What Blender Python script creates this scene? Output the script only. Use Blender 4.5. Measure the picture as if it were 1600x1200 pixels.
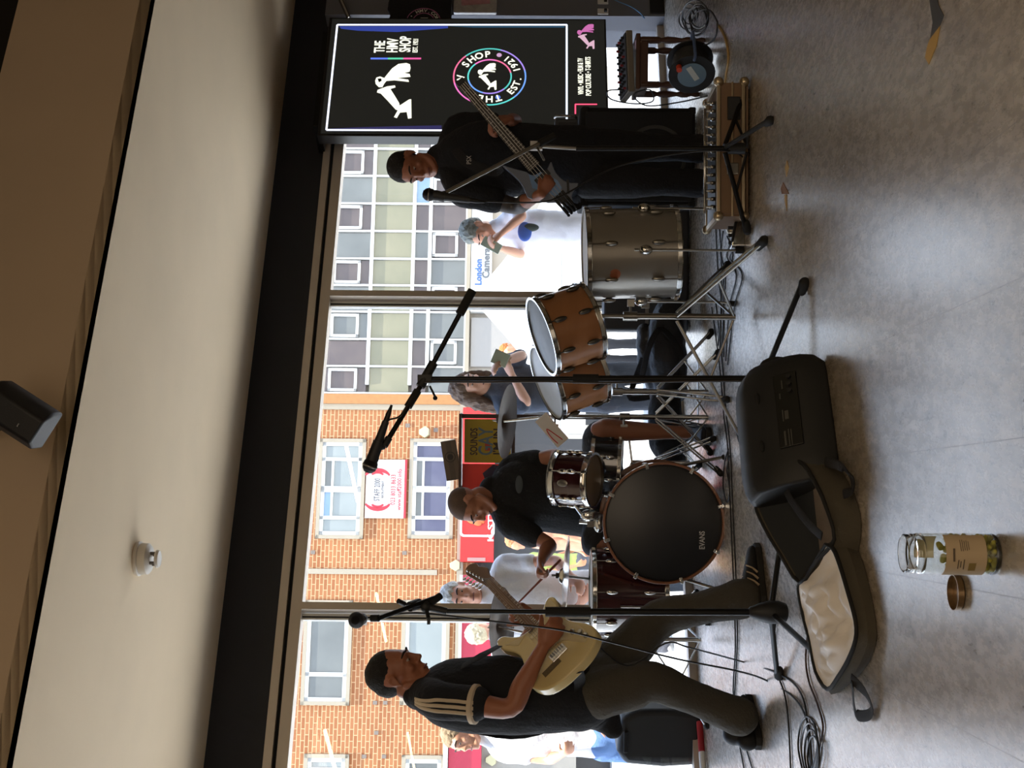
import bpy, bmesh, math, random
from mathutils import Vector, Matrix, Quaternion, noise
random.seed(7)
for _o in list(bpy.data.objects): bpy.data.objects.remove(_o)
SC = bpy.context.scene; COL = SC.collection
PI = math.pi; R = math.radians
def V(*a): return Vector(a)
# ------------------------------------------------------------------ camera (phone held on its side: the picture is turned a quarter)
FL = 2000.0; EYE = V(0, 0, .943); ROLL = .009; PITCH = math.atan(22.6/FL)
_F = V(0, math.cos(PITCH), math.sin(PITCH)); _R0 = V(1, 0, 0); _U0 = _R0.cross(_F)
_Rr = _R0*math.cos(ROLL) + _U0*math.sin(ROLL); _Ur = _U0*math.cos(ROLL) - _R0*math.sin(ROLL)
cam_d = bpy.data.cameras.new('camera'); cam = bpy.data.objects.new('camera', cam_d); COL.objects.link(cam)
cam_d.sensor_width = 36; cam_d.sensor_fit = 'HORIZONTAL'; cam_d.lens = FL*36/1600; cam_d.clip_end = 500; cam_d.clip_start = .05
_cx = -_Ur; _cy = _Rr; _cz = -_F
cam.matrix_world = Matrix(((_cx.x, _cy.x, _cz.x, EYE.x), (_cx.y, _cy.y, _cz.y, EYE.y), (_cx.z, _cy.z, _cz.z, EYE.z), (0, 0, 0, 1)))
SC.camera = cam
# world: bright hazy sky
W = bpy.data.worlds.new('sky'); SC.world = W; W.use_nodes = True
_n = W.node_tree.nodes; _l = W.node_tree.links
_tc = _n.new('ShaderNodeTexCoord'); _sx = _n.new('ShaderNodeSeparateXYZ'); _cr = _n.new('ShaderNodeValToRGB')
_cr.color_ramp.elements[0].position = .0; _cr.color_ramp.elements[0].color = (.90, .94, 1, 1)
_cr.color_ramp.elements[1].position = .7; _cr.color_ramp.elements[1].color = (.5, .66, 1, 1)
_l.new(_tc.outputs['Generated'], _sx.inputs[0]); _l.new(_sx.outputs['Z'], _cr.inputs[0])
_l.new(_cr.outputs[0], _n['Background'].inputs[0]); _n['Background'].inputs[1].default_value = 4.3
def lamp(name, kind, loc, aim, energy, color, **k):
    d = bpy.data.lights.new(name, kind); d.energy = energy; d.color = color
    for a, b in k.items(): setattr(d, a, b)
    o = bpy.data.objects.new(name, d); COL.objects.link(o); o.location = loc
    o.rotation_euler = (Vector(aim)-Vector(loc)).to_track_quat('-Z', 'Y').to_euler(); return o
lamp('sun', 'SUN', (0, -6, 30), (2, 0, 0), 19, (1, .95, .86), angle=.01)
# ceiling lighting of the shop: warm, above and behind the camera
lamp('shop_ceiling_light', 'AREA', (0.5, .6, 3.15), (0.5, 1.0, 0), 68, (1, .74, .47), shape='RECTANGLE', size=5, size_y=2.2)
lamp('soffit_fill_light', 'AREA', (.3, -2.6, 1.9), (0, 5.5, 2.45), 55, (1, .80, .60), shape='RECTANGLE', size=3.5, size_y=1.0)  # added warm fill that brightens the soffit and the players' fronts
SC.view_settings.view_transform = 'Standard'; SC.view_settings.look = 'None'; SC.view_settings.gamma = 1
SC.view_settings.use_curve_mapping = False; SC.view_settings.exposure = 0.0
try:
    SC.cycles.use_denoising = True; SC.cycles.max_bounces = 8; SC.cycles.transparent_max_bounces = 16
    SC.cycles.sample_clamp_indirect = 6; SC.cycles.caustics_reflective = False; SC.cycles.caustics_refractive = False
except Exception: pass
# ------------------------------------------------------------------ picture point -> place
def ray(x, y):
    d = _Rr*((600-y)/FL) + _Ur*((800-x)/FL) + _F
    return d/d.y
def at(x, y, Y): return EYE + ray(x, y)*Y
def fl(x, y, z=0.0):
    d = ray(x, y); return EYE + d*((z-EYE.z)/d.z)
# window plane: base line through WP along WD (rising to the right and away)
WT = R(27.1); WD = V(math.cos(WT), math.sin(WT), 0); WN = V(WD.y, -WD.x, 0)   # WN points into the room
WP = V(0, 7.783, 0)
def onw(x, y, off=0.0):           # point on the window plane moved off metres into the room
    d = ray(x, y); p0 = WP + WN*off
    return EYE + d*((p0-EYE).dot(WN)/d.dot(WN))
def wpt(s, z, off=0.0): return WP + WD*s + WN*off + V(0, 0, z)    # s along the window
def ws(p): return (p-WP).dot(WD)
BT = R(12.8); BD = V(math.cos(BT), math.sin(BT), 0); BN = V(BD.y, -BD.x, 0); BP = V(0, 32.0, 0)   # street facades
def onb(x, y, off=0.0):
    d = ray(x, y); p0 = BP + BN*off
    return EYE + d*((p0-EYE).dot(BN)/d.dot(BN))
def bpt(s, z, off=0.0): return BP + BD*s + BN*off + V(0, 0, z)
def bs(p): return (p-BP).dot(BD)
# ------------------------------------------------------------------ materials
MATS = {}
def srgb(h):
    h = h.lstrip('#'); c = [int(h[i:i+2], 16)/255 for i in (0, 2, 4)]
    return tuple((x/12.92 if x <= .04045 else ((x+.055)/1.055)**2.4) for x in c) + (1,)
OUT = [1.0]
def mat(name, col, rough=.6, metal=0, var=0.0, scale=12, bump=0.0, bscale=60, emit=None, es=1, coat=0, spec=None, sheen=0, stretch=None):
    if name in MATS: return MATS[name]
    m = bpy.data.materials.new(name); m.use_nodes = True; nt = m.node_tree; b = nt.nodes['Principled BSDF']
    c = srgb(col) if isinstance(col, str) else tuple(col)+(1,)
    c = tuple(k*OUT[0] for k in c[:3])+(1,)
    b.inputs['Base Color'].default_value = c; b.inputs['Roughness'].default_value = rough; b.inputs['Metallic'].default_value = metal
    if coat: b.inputs['Coat Weight'].default_value = coat
    if spec is not None: b.inputs['Specular IOR Level'].default_value = spec
    if sheen: b.inputs['Sheen Weight'].default_value = sheen
    tc = nt.nodes.new('ShaderNodeTexCoord'); mp = nt.nodes.new('ShaderNodeMapping'); nt.links.new(tc.outputs['Object'], mp.inputs[0])
    if stretch: mp.inputs['Scale'].default_value = stretch
    nz = nt.nodes.new('ShaderNodeTexNoise'); nz.inputs['Scale'].default_value = scale; nz.inputs['Detail'].default_value = 5
    nt.links.new(mp.outputs[0], nz.inputs[0])
    mx = nt.nodes.new('ShaderNodeMix'); mx.data_type = 'RGBA'
    v = max(var, .03)
    mx.inputs['A'].default_value = tuple(max(0, x*(1-v)) for x in c[:3])+(1,); mx.inputs['B'].default_value = tuple(min(1, x*(1+v)) for x in c[:3])+(1,)
    nt.links.new(nz.outputs[0], mx.inputs['Factor']); nt.links.new(mx.outputs['Result'], b.inputs['Base Color'])
    if bump:
        n2 = nt.nodes.new('ShaderNodeTexNoise'); n2.inputs['Scale'].default_value = bscale; n2.inputs['Detail'].default_value = 6
        nt.links.new(mp.outputs[0], n2.inputs[0])
        bp = nt.nodes.new('ShaderNodeBump'); bp.inputs['Strength'].default_value = bump; bp.inputs['Distance'].default_value = .02
        nt.links.new(n2.outputs[0], bp.inputs['Height']); nt.links.new(bp.outputs[0], b.inputs['Normal'])
    if emit:
        b.inputs['Emission Color'].default_value = srgb(emit); b.inputs['Emission Strength'].default_value = es
    MATS[name] = m; return m
def glassy(name, tint=(1, 1, 1), refl=1.0, rough=.0, ior=1.5):
    if name in MATS: return MATS[name]
    m = bpy.data.materials.new(name); m.use_nodes = True; nt = m.node_tree; nt.nodes.clear()
    out = nt.nodes.new('ShaderNodeOutputMaterial'); tr = nt.nodes.new('ShaderNodeBsdfTransparent'); gl = nt.nodes.new('ShaderNodeBsdfGlossy')
    mx = nt.nodes.new('ShaderNodeMixShader'); lw = nt.nodes.new('ShaderNodeLayerWeight'); lw.inputs[0].default_value = .5
    pw = nt.nodes.new('ShaderNodeMath'); pw.operation = 'POWER'; pw.inputs[1].default_value = 5; nt.links.new(lw.outputs['Facing'], pw.inputs[0])
    fr = nt.nodes.new('ShaderNodeMath'); fr.operation = 'MULTIPLY_ADD'; nt.links.new(pw.outputs[0], fr.inputs[0]); fr.inputs[1].default_value = .96; fr.inputs[2].default_value = ((ior-1)/(ior+1))**2
    tr.inputs[0].default_value = tuple(tint)+(1,); gl.inputs['Roughness'].default_value = rough; gl.inputs[0].default_value = (refl, refl, refl, 1)
    nt.links.new(fr.outputs[0], mx.inputs[0]); nt.links.new(tr.outputs[0], mx.inputs[1]); nt.links.new(gl.outputs[0], mx.inputs[2]); nt.links.new(mx.outputs[0], out.inputs[0])
    MATS[name] = m; return m
# ------------------------------------------------------------------ mesh kit
WM = {}
def wm(o): return WM.get(o.name, Matrix.Identity(4)) if o else Matrix.Identity(4)
def frame(d, up=V(0, 0, 1)):
    d = Vector(d).normalized(); up = Vector(up)
    if abs(d.dot(up.normalized())) > .99: up = V(0, 1, 0) if abs(d.y) < .9 else V(1, 0, 0)
    x = up.cross(d).normalized(); y = d.cross(x); return x, y, d
def rotm(xa, ya, za, loc=V(0, 0, 0)):
    return Matrix(((xa[0], ya[0], za[0], loc[0]), (xa[1], ya[1], za[1], loc[1]), (xa[2], ya[2], za[2], loc[2]), (0, 0, 0, 1)))
def along(a, d, up=V(0, 0, 1)):     # matrix with origin a, local z along d
    x, y, z = frame(d, up); return rotm(x, y, z, a)
def catmull(pts, n):
    if n <= 1 or len(pts) < 3: return [tuple(p) for p in pts]
    out = []
    P = [pts[0]] + list(pts) + [pts[-1]]
    for i in range(1, len(P)-2):
        for k in range(n):
            t = k/n; a, b, c, d = P[i-1], P[i], P[i+1], P[i+2]
            out.append(tuple(.5*((2*b[j]) + (-a[j]+c[j])*t + (2*a[j]-5*b[j]+4*c[j]-d[j])*t*t + (-a[j]+3*b[j]-3*c[j]+d[j])*t**3) for j in range(len(b))))
    out.append(tuple(pts[-1])); return out
class MB:
    def __init__(s): s.bm = bmesh.new()
    def box(s, c, size, m=None, rz=0):
        M = (m if m is not None else Matrix.Translation(Vector(c)) @ Matrix.Rotation(rz, 4, 'Z'))
        if m is not None: M = m @ Matrix.Translation(Vector(c))
        x, y, z = (k/2 for k in size)
        vs = [s.bm.verts.new(M @ V(a*x, b*y, e*z)) for a in (-1, 1) for b in (-1, 1) for e in (-1, 1)]
        for f in ((0, 1, 3, 2), (4, 6, 7, 5), (0, 4, 5, 1), (2, 3, 7, 6), (0, 2, 6, 4), (1, 5, 7, 3)): s.bm.faces.new([vs[i] for i in f])
        return s
    def slab(s, a, b, c, d, n, t):    # quad a b c d thickened by t along n
        q = [Vector(p) for p in (a, b, c, d)]; n = Vector(n)*t
        v = [s.bm.verts.new(p) for p in q] + [s.bm.verts.new(p+n) for p in q]
        for f in ((0, 1, 2, 3), (7, 6, 5, 4), (0, 4, 5, 1), (1, 5, 6, 2), (2, 6, 7, 3), (3, 7, 4, 0)): s.bm.faces.new([v[i] for i in f])
        return s
    def tube(s, pts, r, seg=10, sub=1, flat=1.0, up=None, caps=True, closed=False):
        # pts: points or (x,y,z,r[,r2]) ; r2 = second radius
        q = []
        for p in pts:
            p = tuple(p)
            if len(p) == 3: p = p + (r, r*flat)
            elif len(p) == 4: p = p + (p[3]*flat,)
            q.append(p)
        q = catmull(q, sub); n = len(q); C = [V(*p[:3]) for p in q]
        T = []
        for i in range(n):
            t = (C[(i+1) % n]-C[i-1]) if closed else (C[min(i+1, n-1)]-C[max(i-1, 0)])
            T.append(t.normalized() if t.length > 1e-9 else V(0, 0, 1))
        x, y, _z = frame(T[0], up if up is not None else V(0, 0, 1))
        rings = []
        for i in range(n):
            if i:
                if up is not None: x, y, _z = frame(T[i], up)
                else:
                    x = (x - T[i]*x.dot(T[i])); x = x.normalized() if x.length > 1e-6 else frame(T[i])[0]; y = T[i].cross(x)
            rings.append([s.bm.verts.new(C[i] + x*(q[i][3]*math.cos(2*PI*k/seg)) + y*(q[i][4]*math.sin(2*PI*k/seg))) for k in range(seg)])
        m = n if closed else n-1
        for i in range(m):
            a, b = rings[i], rings[(i+1) % n]
            for k in range(seg): s.bm.faces.new((a[k], a[(k+1) % seg], b[(k+1) % seg], b[k]))
        if caps and not closed:
            s.bm.faces.new(rings[0][::-1]); s.bm.faces.new(rings[-1])
        return s
    def limb(s, pts, seg=14, sub=4, up=None):      # tube with rounded ends; pts (x,y,z,r[,r2])
        q = [tuple(p) + ((p[3],) if len(p) == 4 else ()) for p in pts]
        q = catmull(q, sub); a = V(*q[0][:3]); b = V(*q[1][:3]); d0 = (a-b).normalized()
        a2 = V(*q[-1][:3]); b2 = V(*q[-2][:3]); d1 = (a2-b2).normalized()
        def capr(p, d, rev):
            o = []
            for t in (.35, .65, .85, .97):
                rr = math.sqrt(1-t*t); o.append(tuple(V(*p[:3])+d*min(p[3], p[4])*t) + (p[3]*rr, p[4]*rr))
            return o[::-1] if rev else o
        q = capr(q[0], d0, True) + q + capr(q[-1], d1, False)
        return s.tube(q, 0, seg=seg, up=up)
    def ell(s, c, r, m=None, seg=16, rings=10):
        M = (m if m is not None else Matrix.Identity(4)) @ Matrix.Translation(Vector(c)) @ Matrix.Diagonal(V(r[0], r[1], r[2], 1))
        rr = []
        for i in range(1, rings):
            ph = PI*i/rings; rr.append([s.bm.verts.new(M @ V(math.sin(ph)*math.cos(2*PI*k/seg), math.sin(ph)*math.sin(2*PI*k/seg), math.cos(ph))) for k in range(seg)])
        t = s.bm.verts.new(M @ V(0, 0, 1)); b = s.bm.verts.new(M @ V(0, 0, -1))
        for k in range(seg):
            s.bm.faces.new((t, rr[0][k], rr[0][(k+1) % seg])); s.bm.faces.new((b, rr[-1][(k+1) % seg], rr[-1][k]))
            for i in range(len(rr)-1): s.bm.faces.new((rr[i][k], rr[i+1][k], rr[i+1][(k+1) % seg], rr[i][(k+1) % seg]))
        return s
    def lathe(s, prof, m, seg=32, closed=False):    # prof (r,z)
        rr = [[s.bm.verts.new(m @ V(r*math.cos(2*PI*k/seg), r*math.sin(2*PI*k/seg), z)) for k in range(seg)] for r, z in prof]
        n = len(rr)
        for i in range(n if closed else n-1):
            a, b = rr[i], rr[(i+1) % n]
            for k in range(seg): s.bm.faces.new((a[k], a[(k+1) % seg], b[(k+1) % seg], b[k]))
        if not closed:
            if prof[0][0] > 1e-5: s.bm.faces.new(rr[0][::-1])
            if prof[-1][0] > 1e-5: s.bm.faces.new(rr[-1])
        return s
    def cyl(s, a, b, r, seg=14, r2=None):
        a = Vector(a); b = Vector(b); return s.tube([tuple(a)+(r, r), tuple(b)+(r2 or r, r2 or r)], 0, seg=seg)
    def prism(s, poly, t, m):        # 2D outline, local z from 0 to t
        a = [s.bm.verts.new(m @ V(p[0], p[1], 0)) for p in poly]; b = [s.bm.verts.new(m @ V(p[0], p[1], t)) for p in poly]; n = len(poly)
        s.bm.faces.new(a[::-1]); s.bm.faces.new(b)
        for i in range(n): s.bm.faces.new((a[i], a[(i+1) % n], b[(i+1) % n], b[i]))
        return s
    def mesh(s, name):
        bmesh.ops.remove_doubles(s.bm, verts=s.bm.verts, dist=1e-6)
        bmesh.ops.recalc_face_normals(s.bm, faces=s.bm.faces)
        me = bpy.data.meshes.new(name); s.bm.to_mesh(me); s.bm.free(); return me
    def build(s, name, m, parent=None, smooth=False, bevel=0, **k):
        me = s.mesh(name); return link(name, me, m, parent, smooth, bevel, **k)
    def organic(s, name, m, parent=None, voxel=.007, it=6, disp=0, dscale=.12, **k):
        me = s.mesh(name); me = remesh(me, voxel, it, disp, dscale)
        return link(name, me, m, parent, True, 0, **k)
def remesh(me, voxel, it, disp=0, dscale=.12):
    o = bpy.data.objects.new('tmp', me); COL.objects.link(o)
    md = o.modifiers.new('r', 'REMESH'); md.mode = 'VOXEL'; md.voxel_size = voxel
    if it: sm = o.modifiers.new('s', 'SMOOTH'); sm.factor = .5; sm.iterations = it
    dg = bpy.context.evaluated_depsgraph_get(); me2 = bpy.data.meshes.new_from_object(o.evaluated_get(dg), depsgraph=dg)
    bpy.data.objects.remove(o); me2.name = me.name
    if disp:
        nv = len(me2.vertices); co = [0.0]*(3*nv); no = [0.0]*(3*nv); me2.vertices.foreach_get('co', co); me2.vertices.foreach_get('normal', no)
        for i in range(nv):
            p = V(co[3*i], co[3*i+1], co[3*i+2])/dscale; n = (noise.noise(p) + .5*noise.noise(p*2.3))*disp
            for k in range(3): co[3*i+k] += no[3*i+k]*n
        me2.vertices.foreach_set('co', co); me2.update()
    return me2
def link(name, me, m, parent=None, smooth=False, bevel=0, label=None, cat=None, group=None, kind=None):
    P = wm(parent); me.transform(P.inverted())
    o = bpy.data.objects.new(name, me); COL.objects.link(o)
    for k in (m if isinstance(m, (list, tuple)) else [m]): me.materials.append(k)
    if smooth: 
        for p in me.polygons: p.use_smooth = True
        if smooth == 'auto': me.set_sharp_from_angle(angle=R(38))
    if bevel:
        b = o.modifiers.new('bevel', 'BEVEL'); b.width = bevel; b.segments = 3; b.limit_method = 'ANGLE'; b.angle_limit = R(40)
    if parent is not None: o.parent = parent; WM[o.name] = P.copy()
    if label: o['label'] = label
    if cat: o['category'] = cat
    if group: o['group'] = group
    if kind: o['kind'] = kind
    return o
def thing(name, label, cat, loc=(0, 0, 0), group=None):
    o = bpy.data.objects.new(name, None); COL.objects.link(o); o.location = loc; o.empty_display_size = .1
    WM[o.name] = Matrix.Translation(Vector(loc)); o['label'] = label; o['category'] = cat
    if group: o['group'] = group
    return o
def copy_tree(o, parent=None):
    c = o.copy(); COL.objects.link(c); c.parent = parent
    for ch in o.children: copy_tree(ch, c)
    return c
def text(name, body, m, parent, M, size, w=None, ext=.0006, align='CENTER', **k):
    cu = bpy.data.curves.new('t', 'FONT'); cu.body = body; cu.size = size; cu.extrude = ext; cu.align_x = align; cu.align_y = 'CENTER'; cu.resolution_u = 3
    if k.pop('bold', 0): cu.offset = size*.02
    o = bpy.data.objects.new('t', cu); COL.objects.link(o); dg = bpy.context.evaluated_depsgraph_get()
    me = bpy.data.meshes.new_from_object(o.evaluated_get(dg)); bpy.data.objects.remove(o)
    if w:
        xs = [v.co.x for v in me.vertices]; f = w/max(1e-6, max(xs)-min(xs))
        for v in me.vertices: v.co.x *= f
    me.transform(M); me.materials.clear(); return link(name, me, m, parent, **k)
# ================================================================== ROOM
# floor material: pale stone effect vinyl tiles, faint joints along the measured tile direction
def floor_mat():
    m = bpy.data.materials.new('stone_vinyl'); m.use_nodes = True; nt = m.node_tree; L = nt.links; b = nt.nodes['Principled BSDF']
    tc = nt.nodes.new('ShaderNodeTexCoord'); mp = nt.nodes.new('ShaderNodeMapping'); L.new(tc.outputs['Object'], mp.inputs[0])
    mp.inputs['Rotation'].default_value = (0, 0, -R(90+5.3)); mp.inputs['Location'].default_value = (0, .133, 0)
    def nz(sc, det, rough=.6, st=None):
        n = nt.nodes.new('ShaderNodeTexNoise'); n.inputs['Scale'].default_value = sc; n.inputs['Detail'].default_value = det; n.inputs['Roughness'].default_value = rough
        q = nt.nodes.new('ShaderNodeMapping'); q.inputs['Scale'].default_value = st or (1, 1, 1); L.new(tc.outputs['Object'], q.inputs[0]); L.new(q.outputs[0], n.inputs[0]); return n
    n1 = nz(13, 10, .72, (1.9, .75, 1)); n2 = nz(24, 6, .72, (1.9, .7, 1)); n3 = nz(1.7, 3)
    a = nt.nodes.new('ShaderNodeMath'); a.operation = 'MULTIPLY_ADD'; L.new(n2.outputs[0], a.inputs[0]); a.inputs[1].default_value = .45; L.new(n1.outputs[0], a.inputs[2])
    a2 = nt.nodes.new('ShaderNodeMath'); a2.operation = 'MULTIPLY_ADD'; L.new(n3.outputs[0], a2.inputs[0]); a2.inputs[1].default_value = .22; L.new(a.outputs[0], a2.inputs[2])
    cr = nt.nodes.new('ShaderNodeValToRGB'); e = cr.color_ramp.elements
    e[0].position = .52; e[0].color = (.13, .105, .078, 1); e[1].position = 1.02; e[1].color = (.40, .345, .275, 1)
    k = cr.color_ramp.elements.new(.76); k.color = (.245, .205, .155, 1); L.new(a2.outputs[0], cr.inputs[0])
    br = nt.nodes.new('ShaderNodeTexBrick'); L.new(mp.outputs[0], br.inputs[0]); br.offset = .37
    br.inputs['Scale'].default_value = 1; br.inputs['Brick Width'].default_value = .61; br.inputs['Row Height'].default_value = .305
    br.inputs['Mortar Size'].default_value = .0014; br.inputs['Mortar Smooth'].default_value = .6
    mx = nt.nodes.new('ShaderNodeMix'); mx.data_type = 'RGBA'; L.new(br.outputs['Fac'], mx.inputs['Factor']); L.new(cr.outputs[0], mx.inputs['A']); mx.inputs['B'].default_value = (.17, .15, .13, 1)
    L.new(mx.outputs['Result'], b.inputs['Base Color']); b.inputs['Specular IOR Level'].default_value = .8; b.inputs['Coat IOR'].default_value = 1.6; cw = nt.nodes.new('ShaderNodeMapRange'); L.new(a2.outputs[0], cw.inputs[0]); cw.inputs[1].default_value = .62; cw.inputs[2].default_value = .98; cw.inputs[3].default_value = .35; cw.inputs[4].default_value = 1.0; JN = cw; cq = nt.nodes.new('ShaderNodeMapRange'); L.new(n2.outputs[0], cq.inputs[0]); cq.inputs[1].default_value = .3; cq.inputs[2].default_value = .7; cq.inputs[3].default_value = .23; cq.inputs[4].default_value = .32; L.new(cq.outputs[0], b.inputs['Coat Roughness'])
    jm = nt.nodes.new('ShaderNodeMath'); jm.operation = 'MULTIPLY_ADD'; L.new(br.outputs['Fac'], jm.inputs[0]); jm.inputs[1].default_value = -.8; L.new(JN.outputs[0], jm.inputs[2]); jm.use_clamp = True; L.new(jm.outputs[0], b.inputs['Coat Weight'])
    rr = nt.nodes.new('ShaderNodeMapRange'); L.new(n1.outputs[0], rr.inputs[0]); rr.inputs[1].default_value = .3; rr.inputs[2].default_value = .7; rr.inputs[3].default_value = .25; rr.inputs[4].default_value = .37; L.new(rr.outputs[0], b.inputs['Roughness'])
    bp = nt.nodes.new('ShaderNodeBump'); bp.inputs['Strength'].default_value = .05; bp.inputs['Distance'].default_value = .004; L.new(a.outputs[0], bp.inputs['Height']); L.new(bp.outputs[0], b.inputs['Normal'])
    return m
S0, S1 = -9.0, 3.6
q = MB(); q.slab(wpt(S0, -.12), wpt(S0, -.12)+WN*31, wpt(S1, -.12)+WN*31, wpt(S1, -.12), (0, 0, 1), .12)
q.build('floor', floor_mat(), kind='structure')
m_soff = mat('painted_plaster', '#f2dcba', .85, var=.06, scale=2.5); m_face = mat('tan_paint', '#cdb79c', .85, var=.1, scale=1.5)
m_dark = mat('dark_fascia', '#1b1d24', .7, var=.1, scale=3); m_blk = mat('black_ceiling', '#0a0a0a', .9)
SOF = 2.63; EDGE = (WP-V(0, 4.81, 0)).dot(-WN) ; EDGE = abs(EDGE)
q = MB(); q.slab(wpt(S0, SOF), wpt(S1, SOF), wpt(S1, SOF, EDGE), wpt(S0, SOF, EDGE), (0, 0, 1), .05); q.build('ceiling_soffit', m_soff, kind='structure')
q = MB(); q.slab(wpt(S0, SOF, EDGE), wpt(S1, SOF, EDGE), wpt(S1, 3.22, EDGE), wpt(S0, 3.22, EDGE), -WN, .05); q.build('trim_1', m_face, kind='structure')
q = MB(); q.slab(wpt(S0, 3.22, EDGE-.1), wpt(S1, 3.22, EDGE-.1), wpt(S1, 3.22, 31), wpt(S0, 3.22, 31), (0, 0, 1), .1); q.build('ceiling', m_blk, kind='structure')
HEAD = 2.18
q = MB(); q.slab(wpt(S0, HEAD+.13, -.25), wpt(S1, HEAD+.13, -.25), wpt(S1, 5.2, -.25), wpt(S0, 5.2, -.25), WN, .25); q.build('wall_front', m_dark, kind='structure')
m_wall = mat('shop_wall', '#8d7c66', .9)
q = MB(); q.slab(wpt(S0, 0, -.2), wpt(S0, 0, 31), wpt(S0, 5, 31), wpt(S0, 5, -.2), WD, -.1); q.build('wall_left', m_wall, kind='structure')
q = MB(); q.slab(wpt(S1, 0, -.2), wpt(S1, 0, 31), wpt(S1, 5, 31), wpt(S1, 5, -.2), WD, .1); q.build('wall_right', m_wall, kind='structure')
q = MB(); q.slab(wpt(S0, 0, 30), wpt(S1, 0, 30), wpt(S1, 5, 30), wpt(S0, 5, 30), WN, .1); q.build('wall_back', m_wall, kind='structure')
q = MB(); q.slab(wpt(S0, 3.5, -.2), wpt(S1, 3.5, -.2), wpt(S1, 3.5, 31), wpt(S0, 3.5, 31), (0, 0, 1), .1); q.build('ceiling_roof', m_blk, kind='structure')
# window: frame, three panes
m_fr = mat('grey_aluminium', '#b8ad9f', .45, metal=.3, var=.05); m_frd = mat('shadow_gap', '#101114', .8); m_wht = mat('white_bead', '#d8d8d2', .5)
sm1 = ws(onw(700, 466)); sm2 = ws(onw(700, 953)); sR = ws(onw(960, 44))
for i, (a, b) in enumerate(((S0+.3, sm2), (sm2, sm1), (sm1, sR))):
    w = thing('window_%d' % (i+1), 'shop window', 'window'); del w['label']; del w['category']; w['kind'] = 'structure'
    q = MB(); q.slab(wpt(a, .03, -.03), wpt(b, .03, -.03), wpt(b, HEAD+.02, -.03), wpt(a, HEAD+.02, -.03), WN, .006)
    q.build('pane', glassy('window_glass', (.97, .985, .98)), w)
    q = MB(); q.slab(wpt(a, HEAD, -.06), wpt(b, HEAD, -.06), wpt(b, HEAD+.062, -.06), wpt(a, HEAD+.062, -.06), WN, .10)
    q.slab(wpt(a, HEAD+.086, -.06), wpt(b, HEAD+.086, -.06), wpt(b, HEAD+.132, -.06), wpt(a, HEAD+.132, -.06), WN, .10)
    q.build('head_rail', m_fr, w)
    q = MB(); q.slab(wpt(a, HEAD+.06, -.06), wpt(b, HEAD+.06, -.06), wpt(b, HEAD+.09, -.06), wpt(a, HEAD+.09, -.06), WN, .06); q.build('shadow_gap', m_frd, w)
    q = MB(); q.slab(wpt(a, -.02, -.06), wpt(b, -.02, -.06), wpt(b, .045, -.06), wpt(a, .045, -.06), WN, .09); q.build('bottom_rail', m_fr, w)
    if i < 2:
        q = MB(); q.box((0, 0, 0), (.042, .11, HEAD), m=rotm(WD, WN, V(0, 0, 1), wpt(b, HEAD/2, .0))); q.build('mullion', m_fr, w)
        q = MB(); q.box((0, 0, 0), (.036, .03, HEAD), m=rotm(WD, WN, V(0, 0, 1), wpt(b-.045, HEAD/2, -.02))); q.build('glazing_bead', m_wht, w)
        q = MB(); q.box((0, 0, 0), (.008, .034, HEAD), m=rotm(WD, WN, V(0, 0, 1), wpt(b-.048, HEAD/2, -.018))); q.build('gasket', m_frd, w)
# pier right of the window, with lower strip
m_pier = mat('grey_wall_paint', '#6f7076', .8, var=.06, scale=4)
q = MB(); q.slab(wpt(sR, 0, -.2), wpt(S1, 0, -.2), wpt(S1, HEAD+.2, -.2), wpt(sR, HEAD+.2, -.2), WN, .32); q.build('wall_pier', m_pier, kind='structure')
q = MB(); q.slab(wpt(sR+.02, 0, .12), wpt(S1, 0, .12), wpt(S1, .1, .12), wpt(sR+.02, .1, .12), WN, .012); q.build('baseboard_right', mat('black_skirting', '#121214', .5), kind='structure')
# hanging rail across the pier top
t = thing('display_shelf', 'thin pale metal shelf edge sloping above the hanging shirt on the grey wall', 'shelf', onw(540, 15, .2))
q = MB(); a = onw(522, -25, .25); b = onw(545, 27, .25); q.cyl(a, b, .006); q.build('front_edge', mat('pale_metal', '#b9b4aa', .4, metal=.6), t)
q = MB(); q.slab(a+V(0, 0, -.004), b+V(0, 0, -.004), b+V(0, 0, -.004)-WN*.12, a+V(0, 0, -.004)-WN*.12, (0, 0, -1), .01); q.build('shelf_board', mat('shelf_grey', '#4a4845', .7), t)
# smoke detector on the soffit
def soff(x, y): 
    d = ray(x, y); return EYE + d*((SOF-EYE.z)/d.z)
p = soff(214, 873); t = thing('smoke_detector', 'small white smoke detector on the pale ceiling', 'smoke detector', p)
M = along(p, V(0, 0, -1)) @ Matrix.Scale(1.4, 4)
q = MB(); q.lathe([(.052, 0), (.054, .006), (.054, .010), (.050, .013)], M); q.build('base_plate', mat('white_plastic', '#d9d2c6', .4), t, smooth='auto')
q = MB(); q.lathe([(.047, .010), (.049, .016), (.048, .036), (.040, .043), (.020, .045)], M); q.build('housing', MATS['white_plastic'], t, smooth='auto')
for j in range(4):
    q = MB(); an = j*PI/2+.5; q.box((0, 0, 0), (.008, .006, .024), m=M @ Matrix.Translation(V(.021*math.cos(an), .021*math.sin(an), .052)) @ Matrix.Rotation(an, 4, 'Z')); q.build('cage_post', mat('cage_grey', '#6a645c', .5), t)
q = MB(); q.lathe([(.027, .060), (.028, .064), (.025, .070), (.012, .073)], M); q.build('cap', MATS['white_plastic'], t, smooth='auto')
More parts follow.
